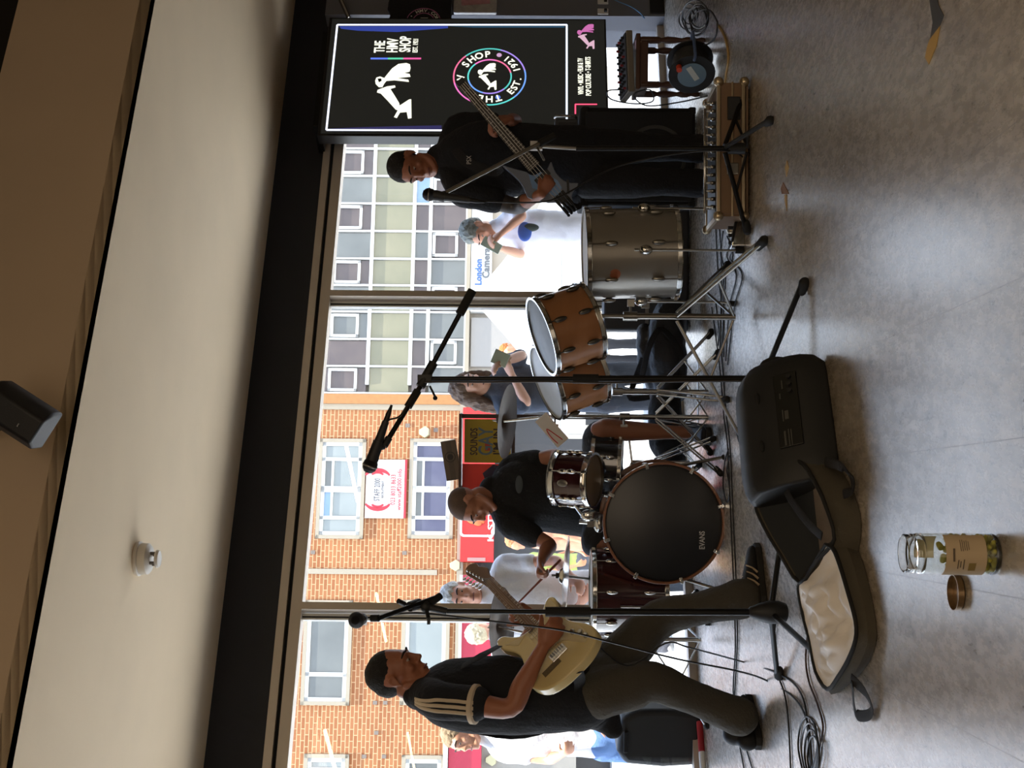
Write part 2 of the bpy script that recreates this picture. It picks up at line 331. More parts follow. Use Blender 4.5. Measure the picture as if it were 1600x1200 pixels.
# ceiling loudspeaker hanging at the top of the view
c0 = at(28, 648, 4.35); t = thing('wall_loudspeaker', 'black loudspeaker mounted high against the brown ceiling step', 'loudspeaker', c0)
ax = (at(78, 668, 4.35)-at(-28, 600, 4.35)).normalized()       # long axis, running down to the right of the picture
side = ax.cross(V(0, 1, 0)).normalized(); dep = ax.cross(side).normalized()
def ctour(w, d, s=1): return [(-w*s, -d*s), (w*s, -d*s), (w*s, d*.2*s), (w*.62*s, d*s), (-w*.62*s, d*s), (-w*s, d*.2*s)]
M = rotm(side, dep, ax, c0)
q = MB(); q.prism(ctour(.072, .075), .22, M @ Matrix.Translation(V(0, 0, -.11))); q.build('cabinet', mat('black_plastic', '#17181b', .55, bump=.1, bscale=300), t, smooth='auto', bevel=.01)
q = MB(); q.prism([(-.066, -.066), (.066, -.066), (.066, -.078), (-.066, -.078)], .2, M @ Matrix.Translation(V(0, 0, -.1))); q.build('grille', mat('grille_black', '#1f2023', .7, bump=.5, bscale=900), t, bevel=.006)
q = MB(); q.box((-.01, -.0835 if dep.y > 0 else .08, .045), (.012, .004, .004), m=M); q.build('badge', mat('silver_badge', '#8d8d8d', .4, metal=.6), t)
q = MB(); up = EYE*0 + V(0, 0, 1); q.cyl(c0+V(0, .05, .02), V(c0.x-.1, c0.y+.35, 2.95), .014); q.build('bracket', mat('black_metal', '#141414', .4, metal=.5), t)
# ceiling strip lamps behind the camera; the window glass mirrors them
def mirror_lamp(x0, y0, x1, y1, z=3.16):
    out = []
    for x, y in ((x0, y0), (x1, y1)):
        p = onw(x, y, -.03); d = ray(x, y).normalized(); d = d - WN*(2*d.dot(WN)); out.append(p + d*((z-p.z)/d.z))
    return out
# ================================================================== STREET
OUT[0] = .48     # street colours scaled down to offset the strong sun and bright paving
def brect(x0, y0, x1, y1, off=0.0):      # picture rectangle -> (s0, s1, z0, z1) on the facade plane
    xm, ym = (x0+x1)/2, (y0+y1)/2
    s = sorted((bs(onb(xm, y0, off)), bs(onb(xm, y1, off)))); z = sorted((onb(x0, ym, off).z, onb(x1, ym, off).z)); return s[0], s[1], z[0], z[1]
def bbox(q, r, off, t):                  # box on the facade from off outwards t
    s0, s1, z0, z1 = r; q.slab(bpt(s0, z0, off), bpt(s1, z0, off), bpt(s1, z1, off), bpt(s0, z1, off), BN, t); return q
def brick_mat():
    m = bpy.data.materials.new('red_brick'); m.use_nodes = True; nt = m.node_tree; L = nt.links; b = nt.nodes['Principled BSDF']
    tc = nt.nodes.new('ShaderNodeTexCoord'); mp = nt.nodes.new('ShaderNodeMapping'); L.new(tc.outputs['Object'], mp.inputs[0])
    mp.inputs['Rotation'].default_value = (0, 0, 0)
    cb = nt.nodes.new('ShaderNodeCombineXYZ'); sx = nt.nodes.new('ShaderNodeSeparateXYZ'); L.new(mp.outputs[0], sx.inputs[0]); L.new(sx.outputs[0], cb.inputs[0]); L.new(sx.outputs[2], cb.inputs[1])
    br = nt.nodes.new('ShaderNodeTexBrick'); L.new(cb.outputs[0], br.inputs[0]); br.inputs['Scale'].default_value = 1
    br.inputs['Brick Width'].default_value = .27; br.inputs['Row Height'].default_value = .096; br.inputs['Mortar Size'].default_value = .011; br.inputs['Mortar Smooth'].default_value = .3
    br.inputs['Color1'].default_value = (.19, .066, .022, 1); br.inputs['Color2'].default_value = (.235, .094, .036, 1); br.inputs['Mortar'].default_value = (.37, .235, .125, 1)
    n = nt.nodes.new('ShaderNodeTexNoise'); n.inputs['Scale'].default_value = .8; L.new(tc.outputs['Object'], n.inputs[0])
    mr = nt.nodes.new('ShaderNodeMapRange'); mr.inputs[3].default_value = .82; mr.inputs[4].default_value = 1.18; L.new(n.outputs[0], mr.inputs[0])
    mx = nt.nodes.new('ShaderNodeVectorMath'); mx.operation = 'SCALE'; L.new(br.outputs['Color'], mx.inputs[0]); L.new(mr.outputs[0], mx.inputs['Scale']); L.new(mx.outputs[0], b.inputs['Base Color']); b.inputs['Roughness'].default_value = .9
    bp = nt.nodes.new('ShaderNodeBump'); bp.invert = True; bp.inputs['Strength'].default_value = .5; bp.inputs['Distance'].default_value = .01; L.new(br.outputs['Fac'], bp.inputs['Height']); L.new(bp.outputs[0], b.inputs['Normal'])
    return m
def local_facade(name, label, cat, s, z=-1.2):      # an Empty turned with the facade: object coordinates run along it
    o = thing(name, label, cat, bpt(s, z)); o.rotation_euler = (0, 0, BT); WM[o.name] = Matrix.Translation(bpt(s, z)) @ Matrix.Rotation(BT, 4, 'Z'); return o
m_stone = mat('pale_stone', '#b9ad98', .8, var=.06, scale=3); m_upvc = mat('white_upvc', '#efefec', .4)
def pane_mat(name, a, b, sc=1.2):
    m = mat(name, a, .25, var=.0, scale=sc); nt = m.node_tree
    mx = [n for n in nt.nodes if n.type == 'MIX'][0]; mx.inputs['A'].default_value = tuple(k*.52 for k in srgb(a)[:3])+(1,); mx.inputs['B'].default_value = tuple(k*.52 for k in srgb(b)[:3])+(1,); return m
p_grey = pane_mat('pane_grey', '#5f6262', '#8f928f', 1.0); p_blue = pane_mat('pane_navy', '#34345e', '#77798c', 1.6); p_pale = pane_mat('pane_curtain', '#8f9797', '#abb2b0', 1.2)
p_plum = pane_mat('pane_plum', '#4b4248', '#7b6d68', 1.6); p_sky = pane_mat('pane_sky', '#6f93b8', '#a9c4dc', .8)  # plum and sky tints stand in for reflections in the panes
# ---- brick building
sL = bs(onb(600, 1700)); sJ = bs(onb(600, 617))
bb = local_facade('brick_building', 'orange brick building with white windows across the street', 'building', sL)
q = MB(); zt = onb(380, 900).z; s0, s1 = sL, sJ
q.slab(bpt(s0, 2.2, 0), bpt(s1, 2.2, 0), bpt(s1, zt+.1, 0), bpt(s0, zt+.1, 0), -BN, 1.5); q.build('brick_wall', brick_mat(), bb)
q = MB(); q.slab(bpt(s0, -2, -.9), bpt(s1, -2, -.9), bpt(s1, 2.2, -.9), bpt(s0, 2.2, -.9), -BN, 1.5); q.build('shopfront_wall', mat('shopfront_dark', '#3c3d42', .4, var=.3, scale=2), bb)
for (y0, y1) in ((632, 640.5), (889.5, 897.5)):
    q = MB(); bbox(q, brect(440, y0, 723 if y0 < 700 else 683, y1), 0, .05); q.build('stone_strip', m_stone, bb)
q = MB(); bbox(q, (s0, s1, onb(722, 800).z-.05, onb(717, 800).z+.02), 0, .10); q.build('string_course', m_stone, bb)
def window(r, bars, panes, par=bb, fw=.09):
    f = MB(); s0, s1, z0, z1 = r; w = s1-s0; h = z1-z0
    for rr in ((s0, s1, z1-fw, z1), (s0, s1, z0, z0+fw), (s0, s0+fw, z0, z1), (s1-fw, s1, z0, z1)): bbox(f, rr, 0, .06)
    g = fw*.7
    ins = MB()
    for rr in ((s0+fw, s1-fw, z1-fw-.09, z1-fw), (s0+fw, s1-fw, z0+fw, z0+fw+.09), (s0+fw, s0+fw+.09, z0+fw, z1-fw), (s1-fw-.09, s1-fw, z0+fw, z1-fw)): bbox(ins, rr, 0, .045)
    for (a, b, c, d) in bars: bbox(ins, (s0+a*w, s0+b*w, z0+c*h, z0+d*h), 0, .045)
    fo = f.build('window_surround', m_stone, par); ins.build('casement', m_upvc, fo)
    for (a, b, c, d, mm) in panes:
        q = MB(); bbox(q, (s0+a*w, s0+b*w, z0+c*h, z0+d*h), .005, .01); q.build('pane', mm, fo)
# image y grows towards world left, so fractions are measured from the world-left edge
WB = [(.19, .225, 0.05, .95), (.46, .52, .05, .95), (.775, .81, .05, .95), (.225, .46, .66, .71), (.52, .775, .66, .71)]
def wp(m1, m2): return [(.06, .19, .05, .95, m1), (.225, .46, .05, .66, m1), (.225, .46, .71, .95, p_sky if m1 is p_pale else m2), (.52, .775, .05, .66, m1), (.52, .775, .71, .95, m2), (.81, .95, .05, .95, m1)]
window(brect(496, 686, 570, 842), WB, wp(p_pale, p_grey)); window(brect(639, 686, 709, 842), WB, wp(p_blue, p_grey))
W3 = [(.27, .31, .05, .95), (.83, .87, .05, .95)]; P3 = [(.06, .27, .05, .95, p_grey), (.31, .83, .05, .95, p_grey), (.87, .96, .05, .95, p_sky)]
window(brect(473, 938, 549, 1102), W3, P3); window(brect(627, 938, 702, 1102), W3, [(.06, .27, .05, .95, p_pale), (.31, .83, .05, .95, p_pale), (.87, .96, .05, .95, p_pale)])
window(brect(472, 1178, 543, 1342), W3, [(.06, .96, .05, .95, p_pale)]); window(brect(626, 1180, 694, 1344), W3, [(.06, .96, .05, .95, p_grey)])
q = MB()
for (x, y) in ((637, 665), (681, 672), (632, 864), (489, 863), (585, 1056), (621, 1054), (588, 1145), (570, 974), (586, 1098), (602, 1098), (569, 1182), (600, 1182)):
    q = MB(); bbox(q, brect(x-3.4, y-3, x+3.4, y+3), 0, .02); q.build('air_brick', mat('weathered_brick', '#8f8379', .9), bb)
# company board
sg = local_facade('company_sign', 'white office board with red swooshes, STAFF 2000 lettering and phone number on the brick wall', 'sign', bs(onb(600, 765)))
r = brect(572, 719, 632, 810); q = MB(); bbox(q, r, .02, .05); q.build('board', mat('sign_white', '#f2f1ee', .4), sg)
q = MB(); bbox(q, brect(632, 719, 635.5, 810), .02, .06); m_red = mat('sign_red', '#d2283c', .45); q.build('lower_edge', m_red, sg)
def bM(x, y, off): p = onb(x, y, off); return rotm(BD, V(0, 0, 1), BN, p)
def pxm(): return 2000/32
ds = MATS['sign_white']
text('lettering', 'STAFF 2000', mat('sign_grey', '#5b5560', .5), sg, bM(589.5, 765, .075), .20, w=.56, ext=.004)
text('lettering', 'RECRUITMENT', MATS['sign_grey'], sg, bM(598, 765, .075), .075, w=.42, ext=.004)
text('lettering', '023 8033 8633', m_red, sg, bM(614.5, 765, .075), .16, w=.74, ext=.004); text('lettering', 'www.staff2000.info', m_red, sg, bM(624, 765, .075), .15, w=1.02, ext=.004)
for sgn, yc in ((1, 789), (-1, 741)):
    q = MB(); M = bM(590, yc, .072); 
    for (ro, ri, sh) in ((.34, .24, .06), (.17, .10, .02)):
        pts = []
        for k in range(13): a = -1.15 + 2.3*k/12; pts.append((-sgn*(ro*math.cos(a)*.8-ro*.35), ro*math.sin(a)*1.0))
        for k in range(13): a = 1.15 - 2.3*k/12; pts.append((-sgn*((ri)*math.cos(a)*.75-ro*.35+sh*0), ri*1.12*math.sin(a)*1.15))
        q.prism(pts, .01, M)
    q.build('swoosh', m_red, sg)
# floodlights on the facade
for i, (x, y, w) in enumerate(((663, 676, 'under the yellow poster side'), (711, 884, 'between the two stone strips'), (767, 1187, ''))):
    lb = ('cream wedge-shaped wall lantern on the brick wall between the window and the office corner', 'cream wedge-shaped wall lantern above the crimson shopfront, beside the stone strip', 'cream wedge-shaped wall lantern at the far left of the street front')[i]
    t = thing('wall_lantern', lb, 'lantern', onb(x, y, .05)); M = bM(x, y, 0)
    q = MB(); q.prism([(-.05, .12), (.05, .12), (.14, -.03), (.08, -.12), (-.08, -.12), (-.14, -.03)], .14, M); q.build('shade', mat('cream_lantern', '#d9d2a8', .5), t, bevel=.01)
    q = MB(); q.prism([(-.07, -.14), (.07, -.14), (.07, -.12), (-.07, -.12)], .1, M); q.build('rim', m_stone, t)
# red chicken shop fascia
fs = local_facade('red_shop_sign', 'bright red shop sign with a white boxed chicken drumstick emblem', 'sign', bs(onb(740, 800)))
r = brect(722, 640, 773, 879); q = MB(); bbox(q, r, .0, .25); q.build('panel', mat('bright_red', '#e8201e', .4), fs)
cx, cy = 746, 808; M = bM(cx, cy, .26)
def rrect(w, h, r, n=5):
    o = []
    for (sx, sy, a0) in ((1, 1, 0), (-1, 1, 90), (-1, -1, 180), (1, -1, 270)):
        for k in range(n+1): a = R(a0+90*k/n); o.append((sx*(w-r)+r*math.cos(a), sy*(h-r)+r*math.sin(a)))
    return o
q = MB(); o1 = rrect(.48, .42, .1); o2 = rrect(.43, .37, .07)
for k in range(len(o1)):
    k2 = (k+1) % len(o1); q.prism([o1[k], o1[k2], o2[k2], o2[k]], .01, M)
q.build('emblem_frame', mat('sign_white2', '#ffffff', .4), fs)
q = MB(); M2 = M @ Matrix.Translation(V(.0, .04, .01))
q.ell((.08, .08, 0), (.22, .16, .03), m=M2 @ Matrix.Rotation(.5, 4, 'Z')); q.ell((-.06, .05, 0), (.17, .11, .03), m=M2 @ Matrix.Rotation(.8, 4, 'Z')); q.tube([M2 @ V(.0, -.02, 0), M2 @ V(-.14, -.2, 0)], .035); q.tube([M2 @ V(.12, 0, 0), M2 @ V(.02, -.24, 0)], .03)
q.build('drumstick', mat('chicken_orange', '#e8743a', .6), fs, smooth=True)
text('lettering', 'K-STYLE', MATS['sign_white2'], fs, bM(767.5, 812, .26), .2, w=1.05, ext=.01, bold=1)
q = MB(); bbox(q, brect(731, 873, 759, 878.5), .25, .05); q.build('end_panel', mat('sign_end', '#b98a86', .6), fs)
# crimson shopfronts further left
fs = local_facade('crimson_shopfront', 'crimson shop fascia with white upright trims behind the guitarist', 'shopfront', bs(onb(740, 1000)))
q = MB(); bbox(q, brect(721, 900, 770, 1096), 0, .3); q.build('fascia', mat('crimson', '#c22344', .45), fs)
q = MB(); bbox(q, brect(717.5, 900, 722, 1110), 0, .36); bbox(q, brect(768, 975, 771, 1060), .3, .05); q.build('trim', m_upvc, fs)
q = MB(); bbox(q, brect(771, 900, 880, 1096), -.3, .1); q.build('shop_window', mat('shop_window_pale', '#c9c8c0', .3, var=.2, scale=1.5), fs)
fs = local_facade('grey_shopfront', 'grey shopfront with a white frame and red blind at the far left', 'shopfront', bs(onb(740, 1160)))
q = MB(); bbox(q, brect(692, 1122, 699, 1420), 0, .4); bbox(q, brect(692, 1118, 900, 1124), 0, .4); q.build('white_frame', m_upvc, fs)
q = MB(); bbox(q, brect(700, 1125, 751, 1420), 0, .3); q.build('red_blind', MATS['crimson'], fs)
q = MB(); bbox(q, brect(751, 1125, 900, 1420), -.1, .1); q.build('shop_window', mat('shop_grey', '#a9a49b', .5, var=.15, scale=1), fs)
# ---- office building
ob = local_facade('office_building', 'office block of white framed glazing and mottled green panels beyond the window', 'building', sJ)
sE = bs(onb(600, 100))
q = MB(); zt = onb(480, 400).z; q.slab(bpt(sJ, 2.25, -.1), bpt(sE, 2.25, -.1), bpt(sE, zt+.4, -.1), bpt(sJ, zt+.4, -.1), -BN, 1.5); q.build('wall', mat('office_wall', '#a79f92', .8), ob)
q = MB(); bbox(q, brect(440, 617, 724, 632), -.05, .16); q.build('corner_pier', mat('yellow_brick', '#c38a55', .9, var=.22, scale=9), ob)
ys = [64, 106.5, 149, 191, 233.5, 276, 319, 362, 405, 446.5, 488, 530.5, 573, 615]
rng = random.Random(3)
g = MB()
sp = pane_mat('green_marble_panel', '#7c7d66', '#a39c80', 1.5)
for k in range(len(ys)-1):
    a, b = ys[k]+2, ys[k+1]-2
    if b < 190: continue
    xs = lambda xr, y: xr + (446-y)*0.033*(822-xr)/(822-580)
    ym = (a+b)/2
    rows = [(470, 577, 0), (582, 642, 1), (647, 668, 2), (673, 727, 3)]
    for x0, x1, kind in rows:
        X0, X1 = xs(x0, ym), xs(x1, ym)
        if kind == 1: mm = sp; nm = 'spandrel_panel'
        else: mm = rng.choice([p_plum, p_plum, p_grey, p_grey, p_plum, p_sky if kind != 3 else p_grey]); nm = 'window_pane'
        q = MB(); bbox(q, brect(X0, a, X1, b), -.02, .03); fo = q.build(nm, mm, ob)
        if kind in (0, 3) and k % 2 == (0 if kind == 0 else 1):
            r = brect(X0+(50 if kind == 0 else 2), a+1, X1-(14 if kind == 0 else 12), b-1); s0, s1, z0, z1 = r; f = MB()
            for rr in ((s0, s1, z1-.07, z1), (s0, s1, z0, z0+.07), (s0, s0+.07, z0, z1), (s1-.07, s1, z0, z1)): bbox(f, rr, .0, .07)
            f.build('casement', m_upvc, fo)
for y in ys: bbox(g, brect(440, y-1.3, 728, y+1.3), -.02, .09)
for x in (579.5, 644.5, 670.5, 729):
    p0 = onb(x, 446); z = p0.z; bbox(g, (sJ+.25, sE, z-.045, z+.045), -.02, .085)
g.build('window_grid', m_upvc, ob)
q = MB(); bbox(q, (sJ, sE, onb(735, 446).z, onb(729, 446).z), -.02, .2); q.build('sill_band', m_stone, ob)
q = MB(); bbox(q, (sJ, sE, -1.6, onb(735, 446).z), -.2, .15); q.build('shopfront', mat('beige_shopfront', '#cbbfae', .6, var=.15, scale=1), ob)
q = MB(); bbox(q, brect(736, 498, 800, 574), 0, .08); q.build('grey_panel', mat('pale_grey_panel', '#b3aea8', .5), ob)
cs = local_facade('camera_shop_sign', 'white shop sign with blue and grey lettering above the filming man', 'sign', bs(onb(750, 400)))
q = MB(); bbox(q, brect(737, 300, 769, 490), .0, .2); q.build('board', MATS['sign_white'], cs)
text('lettering', 'London', mat('sign_blue', '#3c6fc0', .5), cs, bM(748, 425, .21), .24, w=.68, ext=.01, bold=1)
text('lettering', 'Camera', mat('sign_slate', '#6b7076', .5), cs, bM(760, 411, .21), .25, w=.80, ext=.01, bold=1)
# street surface, sloping gently away
q = MB(); a, b = wpt(-14, -.30, -.2), wpt(14, -.30, -.2); q.slab(a, b, bpt(25, -1.15, 1), bpt(-25, -1.15, 1), (0, 0, -1), .1)
q.build('floor_street', mat('sunny_paving', '#ffffff', .9, var=.08, scale=1.2), kind='structure')
q = MB(); q.slab(bpt(-25, -1.15, 3), bpt(25, -1.15, 3), bpt(25, -1.15, -3), bpt(-25, -1.15, -3), (0, 0, -1), .1); q.build('floor_pavement', MATS['sunny_paving'], kind='structure')
# white gazebo
t = thing('white_gazebo', 'white pyramid canopy tent standing in the street behind the filming man', 'gazebo', at(760, 430, 15.5))
ap = at(737, 466, 16); e = 1.65; ze = ap.z-1.08; cs4 = [V(ap.x-e, ap.y-e, ze), V(ap.x+e, ap.y-e, ze), V(ap.x+e, ap.y+e, ze), V(ap.x-e, ap.y+e, ze)]
m_tent = mat('tent_white', '#f4f3f0', .8); q = MB()
for k in range(4):
    a, b = cs4[k], cs4[(k+1) % 4]; n = (b-a).cross(ap-a).normalized()
    prev = None
    for j in range(8):
        t0, t1 = j/8, (j+1)/8
        f = lambda u, tt: (u.lerp(ap, tt)) - V(0, 0, .18*math.sin(PI*tt))
        A, B, C_, D_ = f(a, t0), f(b, t0), f(b, t1), f(a, t1)
        if (C_-D_).length < 1e-4: D_ = D_ + V(.001, 0, 0)
        q.slab(A, B, C_, D_, n, .012)
    q.slab(a, b, b-V(0, 0, .28), a-V(0, 0, .28), V(n.x, n.y, 0), .01)
q.build('canopy', m_tent, t)
for k, c in enumerate(cs4):
    q = MB(); zz = -.3-(.0+.033*(c.y-8)); q.box((c.x, c.y, (c.z+zz)/2), (.05, .05, c.z-zz)); q.build('pole', MATS['pale_metal'], t)

OUT[0] = 1.0
# ================================================================== PEOPLE KIT
def headM(c, fwd, up=V(0, 0, 1), s=1.0):
    f = Vector(fwd).normalized(); u = Vector(up); x = f.cross(u).normalized(); u = x.cross(f)
    return rotm(x*s, f*s, u*s, Vector(c))
def add_head(q, M):
    E = lambda c, r, **k: q.ell(c, r, m=M, seg=20, rings=14)
    def T(pts, r, flat=1): q.limb([tuple(M @ V(*p[:3])) + (p[3]*M.to_scale()[0],) for p in pts], seg=10, sub=2)
    E((0, -.018, .038), (.074, .094, .082)); E((0, .022, .018), (.064, .068, .072)); E((0, .03, -.03), (.056, .056, .062))
    E((0, .038, -.070), (.043, .042, .036)); E((0, .075, -.098), (.024, .018, .018)); E((0, .066, -.060), (.030, .022, .032))
    for s in (-1, 1):
        T([(s*.056, .0, -.045, .016), (s*.046, .04, -.082, .015), (s*.014, .074, -.098, .014)], 0)
        E((s*.040, .062, -.022), (.020, .016, .017))
        T([(s*.048, .066, .024, .009), (s*.030, .083, .031, .0095), (s*.008, .088, .026, .009)], 0)
        E((s*.011, .094, -.028), (.0085, .009, .0075)); E((s*.030, .0745, .0165), (.0145, .0125, .0085)); E((s*.030, .0735, .001), (.014, .0105, .0055))
        # ear
        T([(s*.076, .006, .016, .005), (s*.083, -.008, .028, .0055), (s*.086, -.022, .018, .0055), (s*.084, -.022, -.004, .0055), (s*.076, -.004, -.026, .006)], 0)
        E((s*.077, -.007, .002), (.006, .014, .022))
    T([(0, .088, .018, .009), (0, .099, -.006, .0095), (0, .107, -.022, .0115)], 0)
    T([(-.022, .083, -.058, .0055), (0, .090, -.056, .007), (.022, .083, -.058, .0055)], 0); E((0, .080, -.045), (.014, .014, .018))
    T([(-.018, .082, -.070, .0055), (0, .089, -.070, .0075), (.018, .082, -.070, .0055)], 0)
def face_parts(t, M, iris='#2a1d14', brow='#1b130e', lip='#6d3b34'):
    for s in (-1, 1):
        q = MB(); q.ell((s*.030, .0755, .009), (.012, .0095, .0085), m=M, seg=14, rings=10); e = q.build('eye', mat('eye_white', '#a89c92', .3), t, smooth=True)
        q = MB(); q.ell((s*.030, .0832, .005), (.0052, .003, .005), m=M, seg=12, rings=8); q.build('iris', mat('iris', iris, .2), e, smooth=True)
    for s in (-1, 1):
        q = MB(); q.limb([tuple(M @ V(s*x, y, z)) + (r*M.to_scale()[0],) for x, y, z, r in ((.048, .075, .032, .003), (.032, .092, .038, .0045), (.012, .096, .034, .003))], seg=8, sub=2)
        q.build('eyebrow', mat('brow_'+brow[1:], brow, .8), t, smooth=True)
    q = MB(); q.limb([tuple(M @ V(x, y, z)) + (.0042*M.to_scale()[0],) for x, y, z in ((-.021, .0885, -.0635), (0, .0985, -.0625), (.021, .0885, -.0635))], seg=8, sub=2)
    q.build('lips', mat('lip', lip, .5), t, smooth=True)
def add_hand(q, Wp, D, N, side, curl=(35, 45, 30), s=1.0, spread=6, thumb=(35, 30), fr=.0088):
    Wp = Vector(Wp); D = Vector(D).normalized(); N = Vector(N); N = (N-D*N.dot(D)).normalized(); S = D.cross(N)*side
    K = Wp + D*.092*s
    q.limb([tuple(Wp)+(.024*s, .019*s), tuple(Wp+D*.035*s)+(.034*s, .018*s), tuple(Wp+D*.075*s)+(.041*s, .015*s), tuple(Wp+D*.088*s)+(.038*s, .012*s)], seg=16, sub=3, up=N)
    L = (.078, .088, .082, .064); off = (.030, .0105, -.0095, -.029); back = (.0, .004, .0, -.008)
    for i in range(4):
        a = R(spread*(1.5-i)); d = (D*math.cos(a) + S*math.sin(a)).normalized(); p = K + S*off[i]*s + D*(back[i]-.012)*s
        pts = [tuple(p-d*.01*s)+(fr*1.05*s,), tuple(p+d*.008*s)+(fr*1.08*s,)]; c = curl[i] if isinstance(curl[0], (tuple, list)) else curl
        ang = 0
        for j, fr_ in enumerate((.47, .30, .23)):
            ang += R(c[j]*(1+.05*i)); dd = d*math.cos(ang) + N*math.sin(ang); p = p + dd*L[i]*fr_*s; pts.append(tuple(p)+(fr*s*(1, .93, .8)[j],))
        q.limb(pts, seg=8, sub=2)
    # thumb leaves the side of the palm near its base
    a = R(thumb[0]); p = Wp + D*.022*s + S*.026*s; d = (D*math.cos(a) + S*math.sin(a)*.8 + N*.35).normalized()
    pts = [tuple(p-d*.012*s)+(.0135*s,), tuple(p+d*.038*s)+(.0125*s,)]; d2 = (d*math.cos(R(thumb[1])) + (D*.5+N)*math.sin(R(thumb[1]))).normalized()
    p2 = p + d*.038*s + d2*.032*s; pts += [tuple(p2)+(.0105*s,), tuple(p2 + (d2+N*.25).normalized()*.022*s)+(.009*s,)]
    q.limb(pts, seg=8, sub=2)
def tp(p, *r): return tuple(p) + tuple(r)
def shoe(t, heel, toe, m_up, m_sole, stripe=None, side=1, s=1.0, lace=None, name='shoe'):
    heel = Vector(heel); toe = Vector(toe); d = toe-heel; L = d.length; d.normalize(); y = V(0, 0, 1).cross(d).normalized(); u = d.cross(y)
    M = rotm(d, y, u, (heel+toe)/2); k = L/.30
    q = MB()
    for pts in ([(-.125, 0, .052, .034, .040), (-.06, 0, .056, .038, .042), (.0, 0, .048, .042, .034), (.06, 0, .040, .045, .025), (.115, 0, .034, .040, .018)],):
        q.limb([tuple(M @ V(a*k, b, c*k)) + (r*k, r2*k) for a, b, c, r, r2 in pts], seg=16, sub=3, up=u)
    q.limb([tuple(M @ V(-.088*k, 0, .06*k)) + (.04*k,), tuple(M @ V(-.082*k, 0, .10*k)) + (.041*k,)], seg=14, sub=2)
    sh = q.organic(name, m_up, t, voxel=.006, it=5)
    pr = [(-.148, 0), (-.14, .028), (-.10, .038), (-.02, .036), (.05, .046), (.11, .044), (.143, .022), (.150, 0)]; pr += [(a, -b) for a, b in pr[-2:0:-1]]
    q = MB(); q.prism([(a*k, b*k) for a, b in pr], .026*k, M); q.build('sole', m_sole, sh, bevel=.006)
    if stripe:
        q = MB()
        for j in range(3):
            x0 = -.035+j*.028
            q.tube([tuple(M @ V((x0-.022)*k, side*.043*k, .028*k)), tuple(M @ V((x0-.004)*k, side*.044*k, .046*k)), tuple(M @ V((x0+.012)*k, side*.034*k, .066*k))], .0075*k, seg=8, flat=.35, up=M.to_3x3() @ V(1, 0, 0), sub=2)
        q.build('stripes', stripe, sh)
        q = MB()
        for j in range(4):
            xx = .0+j*.022; z = .078-.010*j; q.tube([tuple(M @ V((xx-.006)*k, -.018*k, z*k)), tuple(M @ V(xx*k, 0, (z+.006)*k)), tuple(M @ V((xx+.006)*k, .018*k, z*k))], .003*k, seg=6, sub=2)
        q.build('laces', lace or stripe, sh)
    return sh
SK = {}
def skin(h): 
    return mat('skin_'+h[1:], h, .5, var=.05, scale=30, bump=.04, bscale=200)
def fab(h, r=.95, b=.35, sc=70): return mat('cloth_'+h[1:], h, r, var=.10, scale=9, bump=b, bscale=sc)
